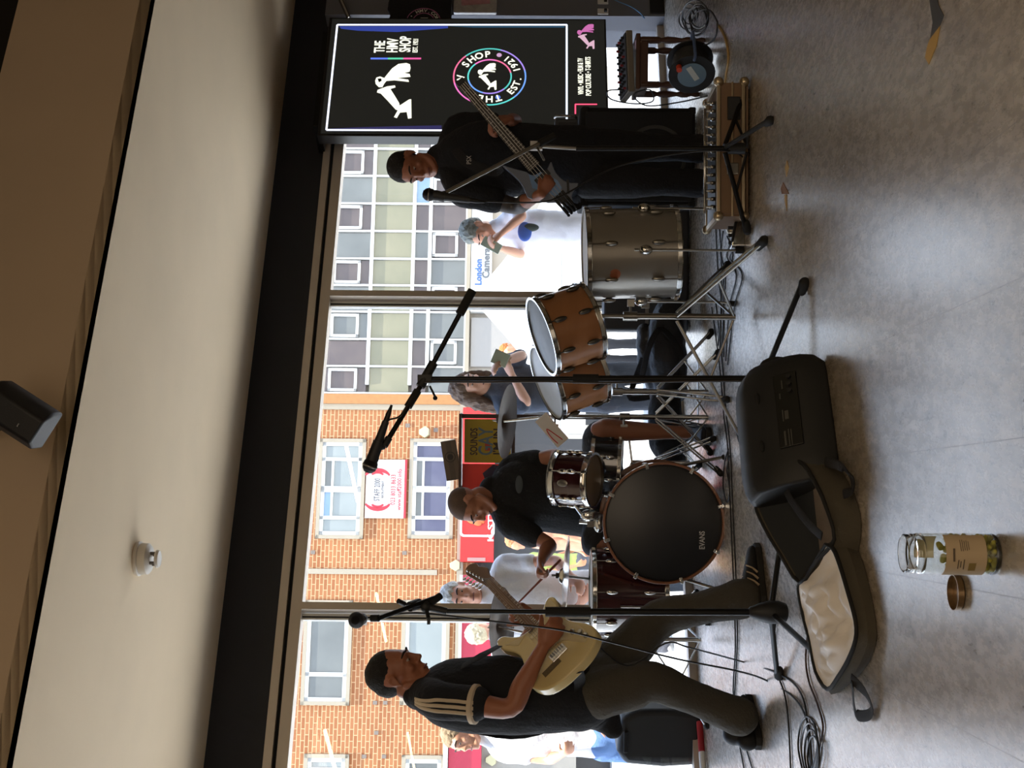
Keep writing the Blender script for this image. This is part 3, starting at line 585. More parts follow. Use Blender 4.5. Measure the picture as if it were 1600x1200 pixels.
def figure(label, J, sk, shirt, pants, base, vox=.0075, hand_v=None, sleeve=.6, shirt_disp=.006, pant_disp=.005, torso=None, hair=None, faces=True, cat='person', group=None,
           shoes=None, tn='tshirt', pn='trousers', thigh=.085, calf=.058, hem=.075, arm=1.0, short=False, hands=True, tw=1.0):
    t = thing('person', label, cat, base, group)
    M = J['head']; fr = Vector(J['front']).normalized(); g = lambda k: Vector(J[k])
    q = MB(); add_head(q, M)
    hc = M.translation; nb = g('neck'); 
    q.limb([tp(hc + M.to_3x3() @ V(0, -.02, -.05), .054), tp(hc.lerp(nb, .6), .056), tp(nb, .064), tp(nb.lerp(g('chest'), .25), .09)], up=fr)
    q.limb([tp(g('pelvis'), .15*tw, .10), tp(g('waist'), .135*tw, .095), tp(g('chest'), .155*tw, .11), tp(nb.lerp(g('chest'), .4), .12*tw, .08)], seg=20, up=fr)
    for s in 'LR':
        sh, el, wr = g('sh'+s), g('el'+s), g('wr'+s)
        q.limb([tp(nb.lerp(sh, .45), .055), tp(sh, .058*arm), tp(sh.lerp(el, .5), .046*arm), tp(el, .038*arm), tp(el.lerp(wr, .35), .040*arm), tp(el.lerp(wr, .75), .030*arm), tp(wr, .025*arm)], seg=14)
        if hands:
            h = J['hand'+s]; add_hand(q, wr, *h[:3], **(h[3] if len(h) > 3 else {}))
        if 'hip'+s in J:
            hp, kn, an = g('hip'+s), g('kn'+s), g('an'+s)
            q.limb([tp(hp, .085), tp(hp.lerp(kn, .5), .072), tp(kn, .052), tp(kn.lerp(an, .3), .054), tp(kn.lerp(an, .75), .038), tp(an, .034)], seg=14)
    q.organic('body', sk, t, voxel=hand_v or vox, it=3)
    if faces: face_parts(t, M, *J.get('face', ()))
    # shirt
    q = MB(); T = torso or [(-.02, .17, .125), (.45, .165, .12), (.78, .178, .128), (.98, .15, .10), (1.06, .085, .07)]
    pv = g('hemc') if 'hemc' in J else g('pelvis'); axis = [pv, g('waist'), g('chest'), nb]
    pts = []
    for f, a, b in T:
        f = max(0, f); 
        if f < .35: c = axis[0].lerp(axis[1], f/.35)
        elif f < .75: c = axis[1].lerp(axis[2], (f-.35)/.4)
        else: c = axis[2].lerp(axis[3], (f-.75)/.25)
        pts.append(tp(c, a*tw, b))
    q.limb(pts, seg=24, sub=4, up=fr)
    sp = {}
    for s in 'LR':
        sh, el = g('sh'+s), g('el'+s); e = sh.lerp(el, sleeve); sp[s] = (sh, e)
        q.limb([tp(nb.lerp(sh, .35), .07), tp(sh, .075*arm), tp(sh.lerp(e, .5), .071*arm), tp(e, .068*arm)], seg=16, up=fr)
    q.organic(tn, shirt, t, voxel=vox, it=5, disp=shirt_disp)
    if 'hipL' in J:
        q = MB()
        q.limb([tp(g('pelvis') + (g('waist')-g('pelvis'))*.45, .145*tw, .11), tp(g('pelvis'), .155*tw, .12), tp((g('hipL')+g('hipR'))/2, .15*tw, .12)], seg=20, up=fr)
        for s in 'LR':
            hp, kn, an = g('hip'+s), g('kn'+s), g('an'+s)
            if short: e = hp.lerp(kn, .86); q.limb([tp(hp, thigh*1.15), tp(hp.lerp(e, .5), thigh*1.1), tp(e, thigh*1.02)], seg=16)
            else: q.limb([tp(hp, thigh*1.12), tp(hp.lerp(kn, .5), thigh), tp(kn, (thigh+calf)/2), tp(kn.lerp(an, .5), calf), tp(kn.lerp(an, 1.02), hem)], seg=16)
        q.organic(pn, pants, t, voxel=vox, it=5, disp=pant_disp, dscale=.09)
    if hair: hair(t, M)
    return t, sp
def short_hair(col, lift=0, rough=.8, sc=1.0, front=.0, tuft=None):
    def f(t, M):
        q = MB(); q.ell((0, -.026, .052), (.079*sc, .096*sc, .080*sc), m=M, seg=24, rings=16)
        q.ell((0, -.052, .02), (.070*sc, .070*sc, .07*sc), m=M, seg=20, rings=12)
        if front: q.ell((0, .035, .102), (.052, .045, .022+front), m=M)
        if tuft:
            for a in tuft: q.limb([tuple(M @ V(*p)) + (r,) for *p, r in a], seg=8, sub=2)
        q.organic('hair', mat('hair_'+col[1:], col, rough, var=.35, scale=60, bump=.6, bscale=180), t, voxel=.006, it=3, disp=lift or .0018, dscale=.025)
    return f
# ------------------------------------------------------------------ guitarist
GY = 5.05
f_g = V(.80, -.12, -.57)
Jg = dict(head=headM(at(624, 1053, GY), f_g, V(.57, 0, .8)), neck=at(655, 1082, GY), chest=at(745, 1086, GY), waist=at(835, 1086, GY), pelvis=at(918, 1080, GY+.02), hemc=at(905, 1083, GY),
    shR=at(684, 1094, 4.89), shL=at(690, 1082, 5.22), elR=at(797, 1106, 4.80), elL=at(800, 1050, 5.36), wrR=at(849, 1010, 4.83), wrL=at(838, 968, 5.26),
    handR=(V(.80, .12, -.52), V(.12, 1, .05), 1, dict(curl=(28, 38, 25), spread=3)), handL=(V(.35, .25, .75), V(-.25, -1, .1), -1, dict(curl=(58, 62, 30), spread=4)),
    hipR=at(938, 1082, 4.97), knR=at(1022, 1066, 4.95), anR=at(1150, 1118, 5.04), hipL=at(938, 1058, 5.14), knL=at(1032, 966, 5.18), anL=at(1156, 936, 5.03), front=(1, -.15, 0))
sk1 = skin('#9a6248'); blk1 = fab('#191b21'); jean = fab('#454139')
gt, gs = figure('young man bending over a cream electric guitar, black shirt with three pale shoulder stripes', Jg, sk1, blk1, jean, fl(1192, 1020), hand_v=.0055, sleeve=.52,
    torso=[(0, .16, .145), (.35, .155, .145), (.70, .165, .15), (.90, .15, .125), (1.0, .085, .07)], thigh=.092, calf=.066, hem=.080,
    hair=short_hair('#15120f', sc=.95))
shoe(gt, fl(1199, 957), fl(1186, 850), mat('shoe_black', '#141416', .7), mat('sole_black', '#1c1a18', .7), mat('shoe_stripe', '#b9a78c', .6), side=-1)
shoe(gt, fl(1192, 1166), fl(1172, 1090), MATS['shoe_black'], MATS['sole_black'], MATS['shoe_stripe'], side=-1)
q = MB()     # three stripes from neck to cuff, lying on the sleeve towards the viewer
sh, e = gs['R']; nb = Jg['neck']; ax_ = (e-sh).normalized(); vw = V(0, -1, 0); sd = ax_.cross(vw).normalized()
from mathutils.bvhtree import BVHTree
_sh = [c for c in gt.children if c.name.startswith('tshirt')][0]; _b = BVHTree.FromPolygons([v.co for v in _sh.data.vertices], [tuple(p.vertices) for p in _sh.data.polygons]); _off = wm(gt).translation
def onshirt(p):
    h = _b.ray_cast(p-_off+V(0, -.6, 0), V(0, 1, 0))[0]; return (h+_off+V(0, -.002, 0)) if h else p
for j in (-1, 0, 1):
    o = sd*(.021*j); pa = at(652, 1086+j*4, 5); pe = e + o; q.tube([onshirt(pa.lerp(sh+o, f) if f <= 1 else (sh+o).lerp(pe, f-1)) for f in (0, .25, .5, .75, 1, 1.25, 1.5, 1.75, 1.97)], .007, seg=8, flat=.45, up=vw, sub=3)
for j in ():
    q.tube([nb.lerp(sh, .0)+vw*.105+o*.8+V(0, 0, .015), nb.lerp(sh, .6)+vw*.095+o+V(0, 0, .015), sh+vw*.083+o+ax_*.02, sh.lerp(e, .5)+vw*.077+o, e+vw*.073+o], .0065, seg=8, flat=.5, up=vw, sub=4)
q.build('sleeve_stripes', mat('stripe_cream', '#c9b9a2', .9), gt)
q = MB(); M = along(e, ax_); q.lathe([(.068, -.012), (.075, -.008), (.075, .008), (.066, .013), (.060, .01), (.060, -.01)], M, closed=True); q.build('cuff', MATS['stripe_cream'], gt, smooth='auto')
q = MB(); q.limb([tp(at(925, 1105, GY), .075, .08), tp(at(945, 1120, GY+.02), .07, .07), tp(at(958, 1140, GY), .04, .04)], seg=14); q.organic('shirt_tail', blk1, gt, voxel=.008, disp=.006, dscale=.08)
# ------------------------------------------------------------------ bassist
BY = 6.6
Jb = dict(head=headM(at(645, 261, BY), V(-.52, -.72, -.30), V(-.1, 0, 1)), neck=at(697, 252, BY+.03), chest=at(760, 248, BY), waist=at(840, 250, BY), pelvis=at(905, 254, BY),
    shR=at(722, 300, BY-.04), shL=at(716, 200, BY+.06), elR=at(806, 322, BY-.05), elL=at(802, 190, BY+.02), wrR=at(846, 303, 6.32), wrL=at(797, 187, 6.42),
    handR=(V(.75, -.05, -.45), V(.1, 1, 0), 1, dict(curl=(45, 50, 30), s=.88)), handL=(V(-.15, -.25, .9), V(-.65, .2, .1), 1, dict(curl=(60, 55, 35), spread=3, s=1.12)),
    hipR=at(918, 280, BY), hipL=at(918, 230, BY), knR=at(1002, 284, BY-.06), knL=at(1002, 230, BY-.02), anR=at(1090, 286, BY), anL=at(1090, 232, BY), front=(-.35, -1, 0))
btm, bs_ = figure('man in black T-shirt and black jeans playing a blue-grey bass by the lit screen', Jb, skin('#8f5a43'), fab('#14161c'), fab('#131418'), fl(1112, 258), hand_v=.006, sleeve=.58, thigh=.092, calf=.068, hem=.075,
    torso=[(0, .19, .135), (.35, .185, .13), (.72, .20, .135), (.92, .165, .11), (1.04, .09, .075)], hair=short_hair('#120f0e'))
q = MB(); a, b = bs_['R']; e2 = Vector(Jb['elR']); q.limb([tp(a.lerp(e2, .55), .050), tp(e2, .043), tp(e2.lerp(Vector(Jb['wrR']), .35), .042)], seg=14); q.build('tattoo', mat('tattoo_ink', '#37302e', .6, var=.5, scale=45), btm, smooth=True)
text('chest_print', 'PSX', mat('print_pale', '#a9a39a', .7), btm, rotm(V(.94, -.33, 0), V(0, 0, 1), V(-.33, -.94, 0), at(733, 250, BY-.20)), .034, w=.042)
for k, (a, b) in enumerate(((291, .0), (238, 0.0))): shoe(btm, fl(1108, a-2), fl(1118, a+8), mat('shoe_black', '#141416'), MATS['sole_black'])
# ------------------------------------------------------------------ drummer
DY = 6.85
Jd = dict(head=headM(at(738, 787, DY-.05), V(-.80, -.42, -.42), V(-.25, 0, 1)), neck=at(776, 768, DY+.02), chest=at(830, 772, DY+.03), waist=at(885, 785, DY+.06), pelvis=at(940, 790, DY+.08),
    shR=at(796, 818, DY-.05), shL=at(800, 732, DY+.08), elR=at(858, 851, DY-.15), elL=at(866, 712, DY-.05), wrR=at(846, 876, 6.52), wrL=at(880, 740, 6.62),
    handR=(V(-.45, -.3, .1), V(.2, -.1, -1), 1, dict(curl=(62, 75, 40), s=.95)), handL=(V(-.5, -.7, -.1), V(0, 0, -1), -1, dict(curl=(60, 70, 40), s=.95)),
    hipR=at(945, 815, DY+.05), hipL=at(945, 762, DY+.05), knR=at(935, 850, 6.55), knL=at(938, 672, 6.5), anR=at(1075, 850, 6.6), anL=at(1072, 676, 6.52), front=(-.25, -1, 0))
dtm, ds_ = figure('shaven-headed drummer in a black T-shirt seated behind the drum kit, looking down', Jd, skin('#9c6a52'), fab('#17191c'), fab('#2a2c31'), fl(1098, 780), hand_v=.006, sleeve=.55, short=True, pn='shorts', thigh=.095,
    torso=[(0, .185, .14), (.35, .18, .135), (.72, .195, .135), (.92, .165, .11), (1.04, .085, .07)],
    hair=lambda t, M: (lambda q: (q.ell((0, -.022, .045), (.0765, .094, .081), m=M, seg=24, rings=16), q.organic('hair', mat('stubble', '#5d4c42', .9, var=.3, scale=200), t, voxel=.006, it=2)))(MB()))
shoe(dtm, fl(1099, 672), fl(1113, 684), mat('shoe_black', '#141416'), MATS['sole_black']); shoe(dtm, fl(1102, 848), fl(1110, 838), MATS['shoe_black'], MATS['sole_black'])
q = MB(); q.ell((0, 0, 0), (.05, .02, .004), m=rotm(V(.97, -.2, 0), V(0, 0, 1), V(-.2, -.97, 0), at(811, 757, DY-.125))); q.build('chest_print', mat('dark_print', '#3a3f40', .8), dtm)
# ================================================================== INSTRUMENTS
m_chr = mat('chrome', '#c9c9c6', .16, metal=1, var=.04); m_chrd = mat('dull_chrome', '#8f8c86', .28, metal=1, var=.1); m_rub = mat('black_rubber', '#101010', .8)
m_bm = mat('black_metal', '#141414', .4, metal=.5); m_cab = mat('black_cable', '#121214', .5); m_bp = mat('black_plastic', '#17181b', .55, bump=.1, bscale=300)
def closed_curve(pts, n=4):
    out = []; N = len(pts)
    for i in range(N):
        a, b, c, d = pts[i-1], pts[i], pts[(i+1) % N], pts[(i+2) % N]
        for k in range(n):
            t = k/n; out.append(tuple(.5*((2*b[j]) + (-a[j]+c[j])*t + (2*a[j]-5*b[j]+4*c[j]-d[j])*t*t + (-a[j]+3*b[j]-3*c[j]+d[j])*t**3) for j in range(2)))
    return out
# ---- cream electric guitar
br_ = at(871, 1019, 4.86); nut = at(768, 912, 5.40); a_ = (nut-br_).normalized(); b_ = V(-.654, 0, .756); b_ = (b_-a_*b_.dot(a_)).normalized(); n_ = a_.cross(b_)
if n_.y > 0: n_ = -n_
Mg = rotm(a_, b_, n_, br_ - n_*.045); SCL = (nut-br_).length/.648
t = thing('electric_guitar', 'cream double-horned electric guitar held by the young man bending over it', 'guitar', br_)
body = [(-.135, 0), (-.13, .06), (-.105, .12), (-.06, .152), (0, .163), (.05, .152), (.10, .125), (.15, .114), (.20, .124), (.25, .146), (.29, .153), (.325, .142), (.318, .112), (.275, .088), (.24, .062), (.228, .03), (.228, -.03),
        (.238, -.055), (.262, -.082), (.282, -.108), (.285, -.128), (.262, -.141), (.22, -.134), (.17, -.118), (.12, -.114), (.07, -.126), (.02, -.150), (-.04, -.164), (-.09, -.15), (-.12, -.11), (-.135, -.06)]
bc = closed_curve(body, 3)
q = MB(); q.prism(bc, .043, Mg); q.build('guitar_body', mat('cream_lacquer', '#d9c68f', .25, var=.03, coat=.5), t, smooth='auto', bevel=.007)
pg = [(.215, .045), (.20, .09), (.24, .115), (.262, .128), (.245, .10), (.215, .03), (.215, -.035), (.235, -.07), (.262, -.10), (.26, -.122), (.21, -.122), (.15, -.105), (.09, -.108), (.03, -.128), (-.05, -.13), (-.075, -.10), (-.02, -.07), (.03, -.045), (.05, .03), (.10, .035), (.16, .04)]
q = MB(); q.prism(closed_curve(pg, 2), .0025, Mg @ Matrix.Translation(V(0, 0, .043))); q.build('pickguard', mat('cream_pickguard', '#d3c49a', .3), t)
for x0, an in ((.05, .18), (.11, 0), (.17, 0)):
    q = MB(); q.box((0, 0, 0), (.018, .075, .006), m=Mg @ Matrix.Translation(V(x0, 0, .048)) @ Matrix.Rotation(-an, 4, 'Z')); q.build('pickup', mat('pickup_cover', '#e5dcc0', .4), t, bevel=.003)
q = MB(); q.box((-.008, 0, .048), (.045, .075, .004), m=Mg); br2 = q.build('bridge', m_chr, t, bevel=.0015)
for j in range(6): q = MB(); q.box((-.005, -.026+j*.0105, .053), (.022, .0085, .006), m=Mg); q.build('saddle', m_chrd, br2)
q = MB(); q.box((-.038, 0.055, .0445), (.03, .085, .001), m=Mg @ Matrix.Rotation(0, 4, 'Z')); q.build('decal', mat('dark_decal', '#6a5d43', .5, var=.6, scale=160), t)
for (x0, y0) in ((.015, -.095), (-.02, -.115), (-.055, -.12)):
    q = MB(); q.lathe([(.011, 0), (.011, .008), (.009, .013)], Mg @ Matrix.Translation(V(x0, y0, .045)), seg=20); q.build('control_knob', m_chr, t, smooth='auto')
nl = .648
q = MB()
for k in range(1): 
    prof = [(.20, .0285), (.30, .027), (.45, .0245), (.648, .0215)]
    top = [(x, w) for x, w in prof] + [(x, -w) for x, w in prof[::-1]]
    q.prism(top, .008, Mg @ Matrix.Translation(V(0, 0, .045)))
    q.tube([tuple(Mg @ V(x, 0, .043)) + (w*.98, .013) for x, w in prof], 0, seg=16, up=n_)
nk = q.build('neck', mat('maple_neck', '#7d5a38', .4, var=.2, scale=6, stretch=(1, 12, 12)), t, smooth='auto')
for k in range(1, 22):
    x = nl*(2**(-k/12)); w = .0215 + (.0285-.0215)*(nl-x)/(nl-.2)
    q = MB(); q.box((x if False else x, 0, .0536), (.0018, 2*w, .0014), m=Mg); q.build('fret', m_chr, nk)
hs = closed_curve([(.648, .022), (.665, .026), (.70, .034), (.76, .044), (.81, .050), (.842, .036), (.845, .008), (.815, -.014), (.785, -.012), (.765, -.022), (.735, -.034), (.71, -.028), (.69, -.022), (.665, -.022), (.648, -.021)], 3)
q = MB(); q.prism(hs, .014, Mg @ Matrix.Translation(V(0, 0, .033))); hd = q.build('headstock', mat('headstock_wood', '#6d4c33', .4, var=.15), t, smooth='auto', bevel=.002)
for j in range(6):
    x = .675+j*.026; y = .022+j*.0045
    q = MB(); q.cyl(Mg @ V(x, y-.008, .045), Mg @ V(x, y-.008, .062), .004); q.cyl(Mg @ V(x, y, .038), Mg @ V(x, y+.022, .038), .003); q.ell((x, y+.027, .038), (.0055, .009, .0075), m=Mg); q.build('tuning_peg', m_chr, hd, smooth='auto')
for j in range(6):
    o = -.026+j*.0105; o2 = -.017+j*.0068
    q = MB(); q.tube([Mg @ V(-.01, o, .058), Mg @ V(.648, o2, .0555), Mg @ V(.675+(j if j < 6 else 5)*.026, .014+j*.0045, .052)], .0006, seg=5); q.build('string', m_chrd, t)
q = MB(); gsh = lambda *p: at(*p)
q.tube([Mg @ V(.315, .142, .02), at(756, 1022, 4.98), at(712, 1048, 4.99), at(678, 1075, 5.02), at(668, 1096, 5.08), at(700, 1128, 5.14), at(800, 1150, 5.15), at(880, 1128, 5.05), at(905, 1075, 4.90), Mg @ V(-.135, 0, .02)], .024, seg=10, flat=.10, up=V(1, -.3, .3), sub=4)
q.build('guitar_strap', mat('black_webbing', '#17171a', .9, bump=.3, bscale=400), t)
# ---- headless bass
bb0 = at(870, 303, 6.36); bnut = at(722, 132, 6.30)
a_ = (bnut-bb0).normalized(); b_ = V(-.651, 0, .759); b_ = (b_-a_*b_.dot(a_)).normalized(); n_ = a_.cross(b_)
if n_.y > 0: n_ = -n_
Mb = rotm(a_, b_, n_, bb0 - n_*.03); BL = (bnut-bb0).length
def cb(x, y): dx, dy = (x-840)/6/314, (y-978)/6/314; return (-(dx*.651+dy*.759), (-dx*.759+dy*.651))
t = thing('bass_guitar', 'blue-grey headless bass guitar with pointed horns played by the man in black', 'bass guitar', bb0)
ol = [cb(*p) for p in ((330, 710), (400, 728), (480, 752), (560, 772), (600, 800), (700, 790), (745, 755), (775, 700), (790, 680), (806, 720), (835, 785), (905, 855), (975, 878), (1045, 880), (1010, 940), (978, 1000), (1000, 1075), (930, 1088), (850, 1060), (760, 1062), (650, 1035), (570, 1010), (540, 940), (500, 870), (420, 790))]
q = MB(); q.prism(closed_curve(ol, 2), .036, Mb); q.build('bass_body', mat('blue_grey_lacquer', '#5c6678', .3, coat=.4), t, smooth='auto', bevel=.004)
pgp = [cb(*p) for p in ((575, 792), (620, 812), (690, 775), (780, 808), (850, 858), (885, 920), (872, 985), (825, 1002), (740, 965), (612, 925))]
q = MB(); q.prism(pgp, .003, Mb @ Matrix.Translation(V(0, 0, .036))); q.build('pickguard', mat('pale_blue_guard', '#7fa3d4', .12, metal=.35), t)
q = MB(); q.box((.11, 0, .042), (.03, .085, .008), m=Mb); q.build('pickup', m_bp, t, bevel=.002)
c1 = cb(945, 915); q = MB(); q.box((c1[0], c1[1]-.0, .038), (.012, .07, .003), m=Mb @ Matrix.Translation(V(c1[0], c1[1], 0)) @ Matrix.Rotation(.9, 4, 'Z') @ Matrix.Translation(V(-c1[0], -c1[1], 0))); q.build('control_plate', m_bp, t)
q = MB(); q.prism([(.17, .033), (BL, .022), (BL, -.022), (.17, -.033)], .010, Mb @ Matrix.Translation(V(0, 0, .036))); q.tube([tuple(Mb @ V(.19, 0, .034)) + (.032, .014), tuple(Mb @ V(BL, 0, .036)) + (.0215, .012)], 0, seg=14, up=n_)
nk = q.build('neck', mat('dark_fretboard', '#3a3532', .65, var=.2), t, smooth='auto')
for k in range(1, 25):
    x = BL*(2**(-k/12)); w = .022 + (.033-.022)*(BL-x)/(BL-.17)
    q = MB(); q.box((x, 0, .0465), (.0022, 2*w, .0016), m=Mb); q.build('fret', m_chrd, nk)
for k in (3, 5, 7, 9, 12, 15, 17, 19):
    x = BL*(2**(-(k-.5)/12)); q = MB(); q.box((x, .0, .0464), (.006, .006, .001), m=Mb); q.build('position_dot', mat('dot_ivory', '#d8d2c4', .4), nk)
q = MB(); q.box((BL+.012, 0, .043), (.026, .046, .022), m=Mb); q.build('head_piece', m_bp, t, bevel=.003)
for j in range(4):
    o = -.027+j*.018; q = MB(); q.tube([Mb @ V(-.06, o, .048), Mb @ V(BL, o*.62, .050)], .0011, seg=5); q.build('string', m_chrd, t)
    q = MB(); q.box((-.03, o, .044), (.05, .014, .012), m=Mb); q.cyl(Mb @ V(-.05, o, .046), Mb @ V(-.115, o, .046), .0065); q.ell((-.118, o, .046), (.008, .008, .008), m=Mb); q.build('bridge_tuner', m_bm, t, smooth='auto')
q = MB(); q.tube([Mb @ V(*ol[0], .02), at(770, 268, 6.42), at(725, 250, 6.46), at(705, 215, 6.56), at(720, 205, 6.72), at(800, 250, 6.80), at(880, 300, 6.7), at(905, 318, 6.45), Mb @ V(-.08, .02, .015)], .026, seg=10, flat=.08, up=V(0, -1, .3), sub=4)
q.build('bass_strap', MATS['black_webbing'], t)
# ---- stands
def tripod(par, c, z, rad, az, m, tube=.009, foot=m_rub, double=False, hub=.0, names=('leg', 'rubber_foot')):
    c = Vector(c)
    for a in az:
        d = V(math.cos(R(a)), math.sin(R(a)), 0); f = c + d*rad; f.z = .012
        q = MB(); top = V(c.x, c.y, z)+d*.018
        if double:
            s = V(-d.y, d.x, 0)*.011; q.tube([top-s, f-s+V(0, 0, .012)], tube*.6); q.tube([top+s, f+s+V(0, 0, .012)], tube*.6); q.tube([V(c.x, c.y, hub)+d*.015, top.lerp(f, .5)], tube*.55)
        else:
            q.tube([top, f+V(0, 0, .01)], tube)
            if hub: q.tube([V(c.x, c.y, hub)+d*.015, top.lerp(f, .5)], tube*.6)
        l = q.build(names[0], m, par, smooth='auto')
        q = MB(); q.limb([tp(f.lerp(top, .06), tube*1.5), tp(f+d*.012, tube*2.0)], seg=10); q.build(names[1], foot, l, smooth=True)
def mic(name_t, label, tip, tail, group=None):     # tip: grille centre, tail: cable end
    tip = Vector(tip); tail = Vector(tail); d = (tail-tip).normalized(); t = thing(name_t, label, 'microphone', tip, group)
    M = along(tip, d, V(0, 0, 1) if abs(d.z) < .9 else V(0, 1, 0))
    q = MB(); q.lathe([(.0, -.026), (.014, -.023), (.0235, -.012), (.0265, .0), (.025, .012), (.021, .02)], M, seg=24); q.build('grille', mat('mic_grille', '#3a3a3c', .45, metal=.7, bump=.9, bscale=1500), t, smooth=True)
    q = MB(); q.lathe([(.027, -.003), (.0275, 0), (.027, .003)], M, seg=24); q.build('grille_band', m_chrd, t, smooth=True)
    q = MB(); q.lathe([(.021, .02), (.022, .028), (.0165, .075), (.0125, .155), (.012, .165)], M, seg=24); q.build('handle', m_bp, t, smooth='auto')
    q = MB(); q.lathe([(.0095, .165), (.0095, .19), (.006, .21), (.004, .225)], M, seg=16); q.build('connector', m_bm, t, smooth='auto')
    return t, tip + d*.225
# left mic stand (guitarist side)
s0 = fl(1240, 962); s0 = V(at(1240, 957, 4.45).x, 4.45, 0); t = thing('microphone_stand', 'tall black round-hub tripod microphone stand in front of the guitarist', 'microphone stand', s0)
top = at(698, 955, 4.45); S = V(s0.x, s0.y, 0)
q = MB(); q.cyl(S+V(0, 0, .09), V(*(at(905, 956, 4.45))), .0125); lo = q.build('lower_tube', m_bm, t, smooth='auto'); a = at(905, 956, 4.45); a2 = at(852, 956, 4.45)
q = MB(); q.cyl(a+V(0, 0, -.04), a2, .0175, seg=18); q.build('clutch', m_rub, t, smooth='auto'); q = MB(); q.cyl(a2, top, .0085); q.build('upper_tube', m_bm, t, smooth='auto')
M = Matrix.Translation(S); q = MB(); q.lathe([(.012, .165), (.018, .16), (.030, .13), (.040, .095), (.040, .06), (.030, .035), (.018, .03)], M, seg=26); q.build('hub', m_bp, t, smooth='auto')
tripod(t, S, .085, .34, (-100, 20, 140), m_bm, .010)
piv = at(665, 948, 4.45); q = MB(); q.cyl(top, piv, .012); q.ell((0, 0, 0), (.02, .02, .02), m=Matrix.Translation(piv)); q.build('swivel_joint', m_bp, t, smooth='auto')
q = MB(); q.cyl(piv, at(670, 968, 4.40), .007); q.box((0, 0, 0), (.02, .03, .01), m=Matrix.Translation(at(670, 970, 4.38))); q.build('wing_bolt', m_bp, t, smooth='auto')
be = at(688, 931, 4.50); bf = at(592, 966, 4.32); q = MB(); q.cyl(be, bf, .0085); q.build('boom_arm', m_bm, t, smooth='auto'); q = MB(); q.cyl(be, be.lerp(piv, .75), .013); q.build('boom_grip', m_rub, t, smooth='auto')
q = MB(); q.cyl(at(640, 948, 4.42), at(655, 943, 4.46), .018); q.cyl(at(622, 939, 4.42), at(632, 944, 4.44), .009); q.build('boom_clamp', m_bp, t, smooth='auto')
mt, me_ = mic('microphone', 'black vocal microphone seen end-on, above the guitarist side stand', at(557, 969, 4.22), at(585, 963, 4.62))
q = MB(); q.cyl(at(580, 966, 4.34), at(592, 966, 4.33), .012); q.lathe([(.018, .06), (.02, .065), (.02, .11), (.017, .115)], along(at(557, 969, 4.22), (at(585, 963, 4.62)-at(557, 969, 4.22)).normalized()), seg=18); q.build('mic_clip', m_bp, t, smooth='auto')
def cable(name, label, pts, r=.0035, m=None, sub=6, group=None, cat='cable'):
    q = MB(); q.tube([tuple(p) for p in pts], r, seg=7, sub=sub); o = q.build(name, m or m_cab, smooth=True); o['label'] = label; o['category'] = cat
    if group: o['group'] = group
    return o
cable('microphone_cable', 'black cable running down from the end-on microphone past the guitar to the floor', [me_, at(640, 958, 4.46), at(700, 962, 4.42), at(780, 972, 4.4), at(880, 985, 4.42), at(960, 1005, 4.44), at(1060, 1030, 4.5), at(1150, 1048, 4.6), fl(1195, 1062, .006), fl(1240, 1090, .006), fl(1262, 1130, .006), fl(1268, 1190, .006), fl(1272, 1240, .006)])
# centre mic stand with long boom
S = V(at(1220, 592, 4.55).x, 4.55, 0); t = thing('microphone_stand', 'black boom microphone stand rising behind the floor monitor to a long diagonal boom', 'microphone stand', S)
pv = at(664, 592, 4.55); q = MB(); q.cyl(S+V(0, 0, .08), at(920, 592, 4.55), .012); q.build('lower_tube', m_bm, t, smooth='auto'); q = MB(); q.cyl(at(935, 592, 4.55), at(895, 592, 4.55), .017, seg=16); q.build('clutch', m_rub, t, smooth='auto')
q = MB(); q.cyl(at(895, 592, 4.55), pv, .009); q.build('upper_tube', m_bm, t, smooth='auto'); q = MB(); q.cyl(S+V(0, 0, .05), S+V(0, 0, .13), .028, seg=18); q.build('hub', m_bp, t, smooth='auto')
f1 = fl(1262, 447); az1 = math.degrees(math.atan2(f1.y-S.y, f1.x-S.x)); r1 = math.hypot(f1.x-S.x, f1.y-S.y)
tripod(t, S, .10, r1, (az1, az1+120, az1-120), m_bm, .010)
b0 = at(738, 454, 4.62); b1 = at(600, 697, 4.45); q = MB(); q.cyl(b0, b0.lerp(pv, .98), .009); q.cyl(pv, b1, .009); q.build('boom_arm', m_bm, t, smooth='auto')
q = MB(); q.cyl(b0, b0.lerp(pv, .27), .0165, seg=16); q.build('counterweight_grip', m_rub, t, smooth='auto'); q = MB(); q.cyl(b0.lerp(pv, .82), pv.lerp(b1, .12), .017, seg=16); q.box((0, 0, 0), (.03, .04, .05), m=Matrix.Translation(pv)); q.build('swivel_joint', m_bp, t, smooth='auto')
q = MB(); q.cyl(pv.lerp(b1, .18), pv.lerp(b1, .42), .0145, seg=16); q.build('boom_clutch', m_rub, t, smooth='auto')
q = MB(); q.cyl(at(672, 604, 4.5), at(680, 620, 4.42), .004); q.ell((0, 0, 0), (.008, .008, .008), m=Matrix.Translation(at(680, 622, 4.42))); q.build('wing_bolt', m_bm, t, smooth='auto')
mt, me_ = mic('microphone', 'black vocal microphone pointing down at the end of the long diagonal boom', at(578, 728, 4.44), at(598, 672, 4.44))
q = MB(); q.cyl(at(589, 700, 4.44), b1, .012); q.cyl(at(585, 708, 4.44), at(592, 690, 4.44), .02, seg=18); q.cyl(b1, b1.lerp(pv, .12), .013); q.build('mic_clip', m_bp, t, smooth='auto')
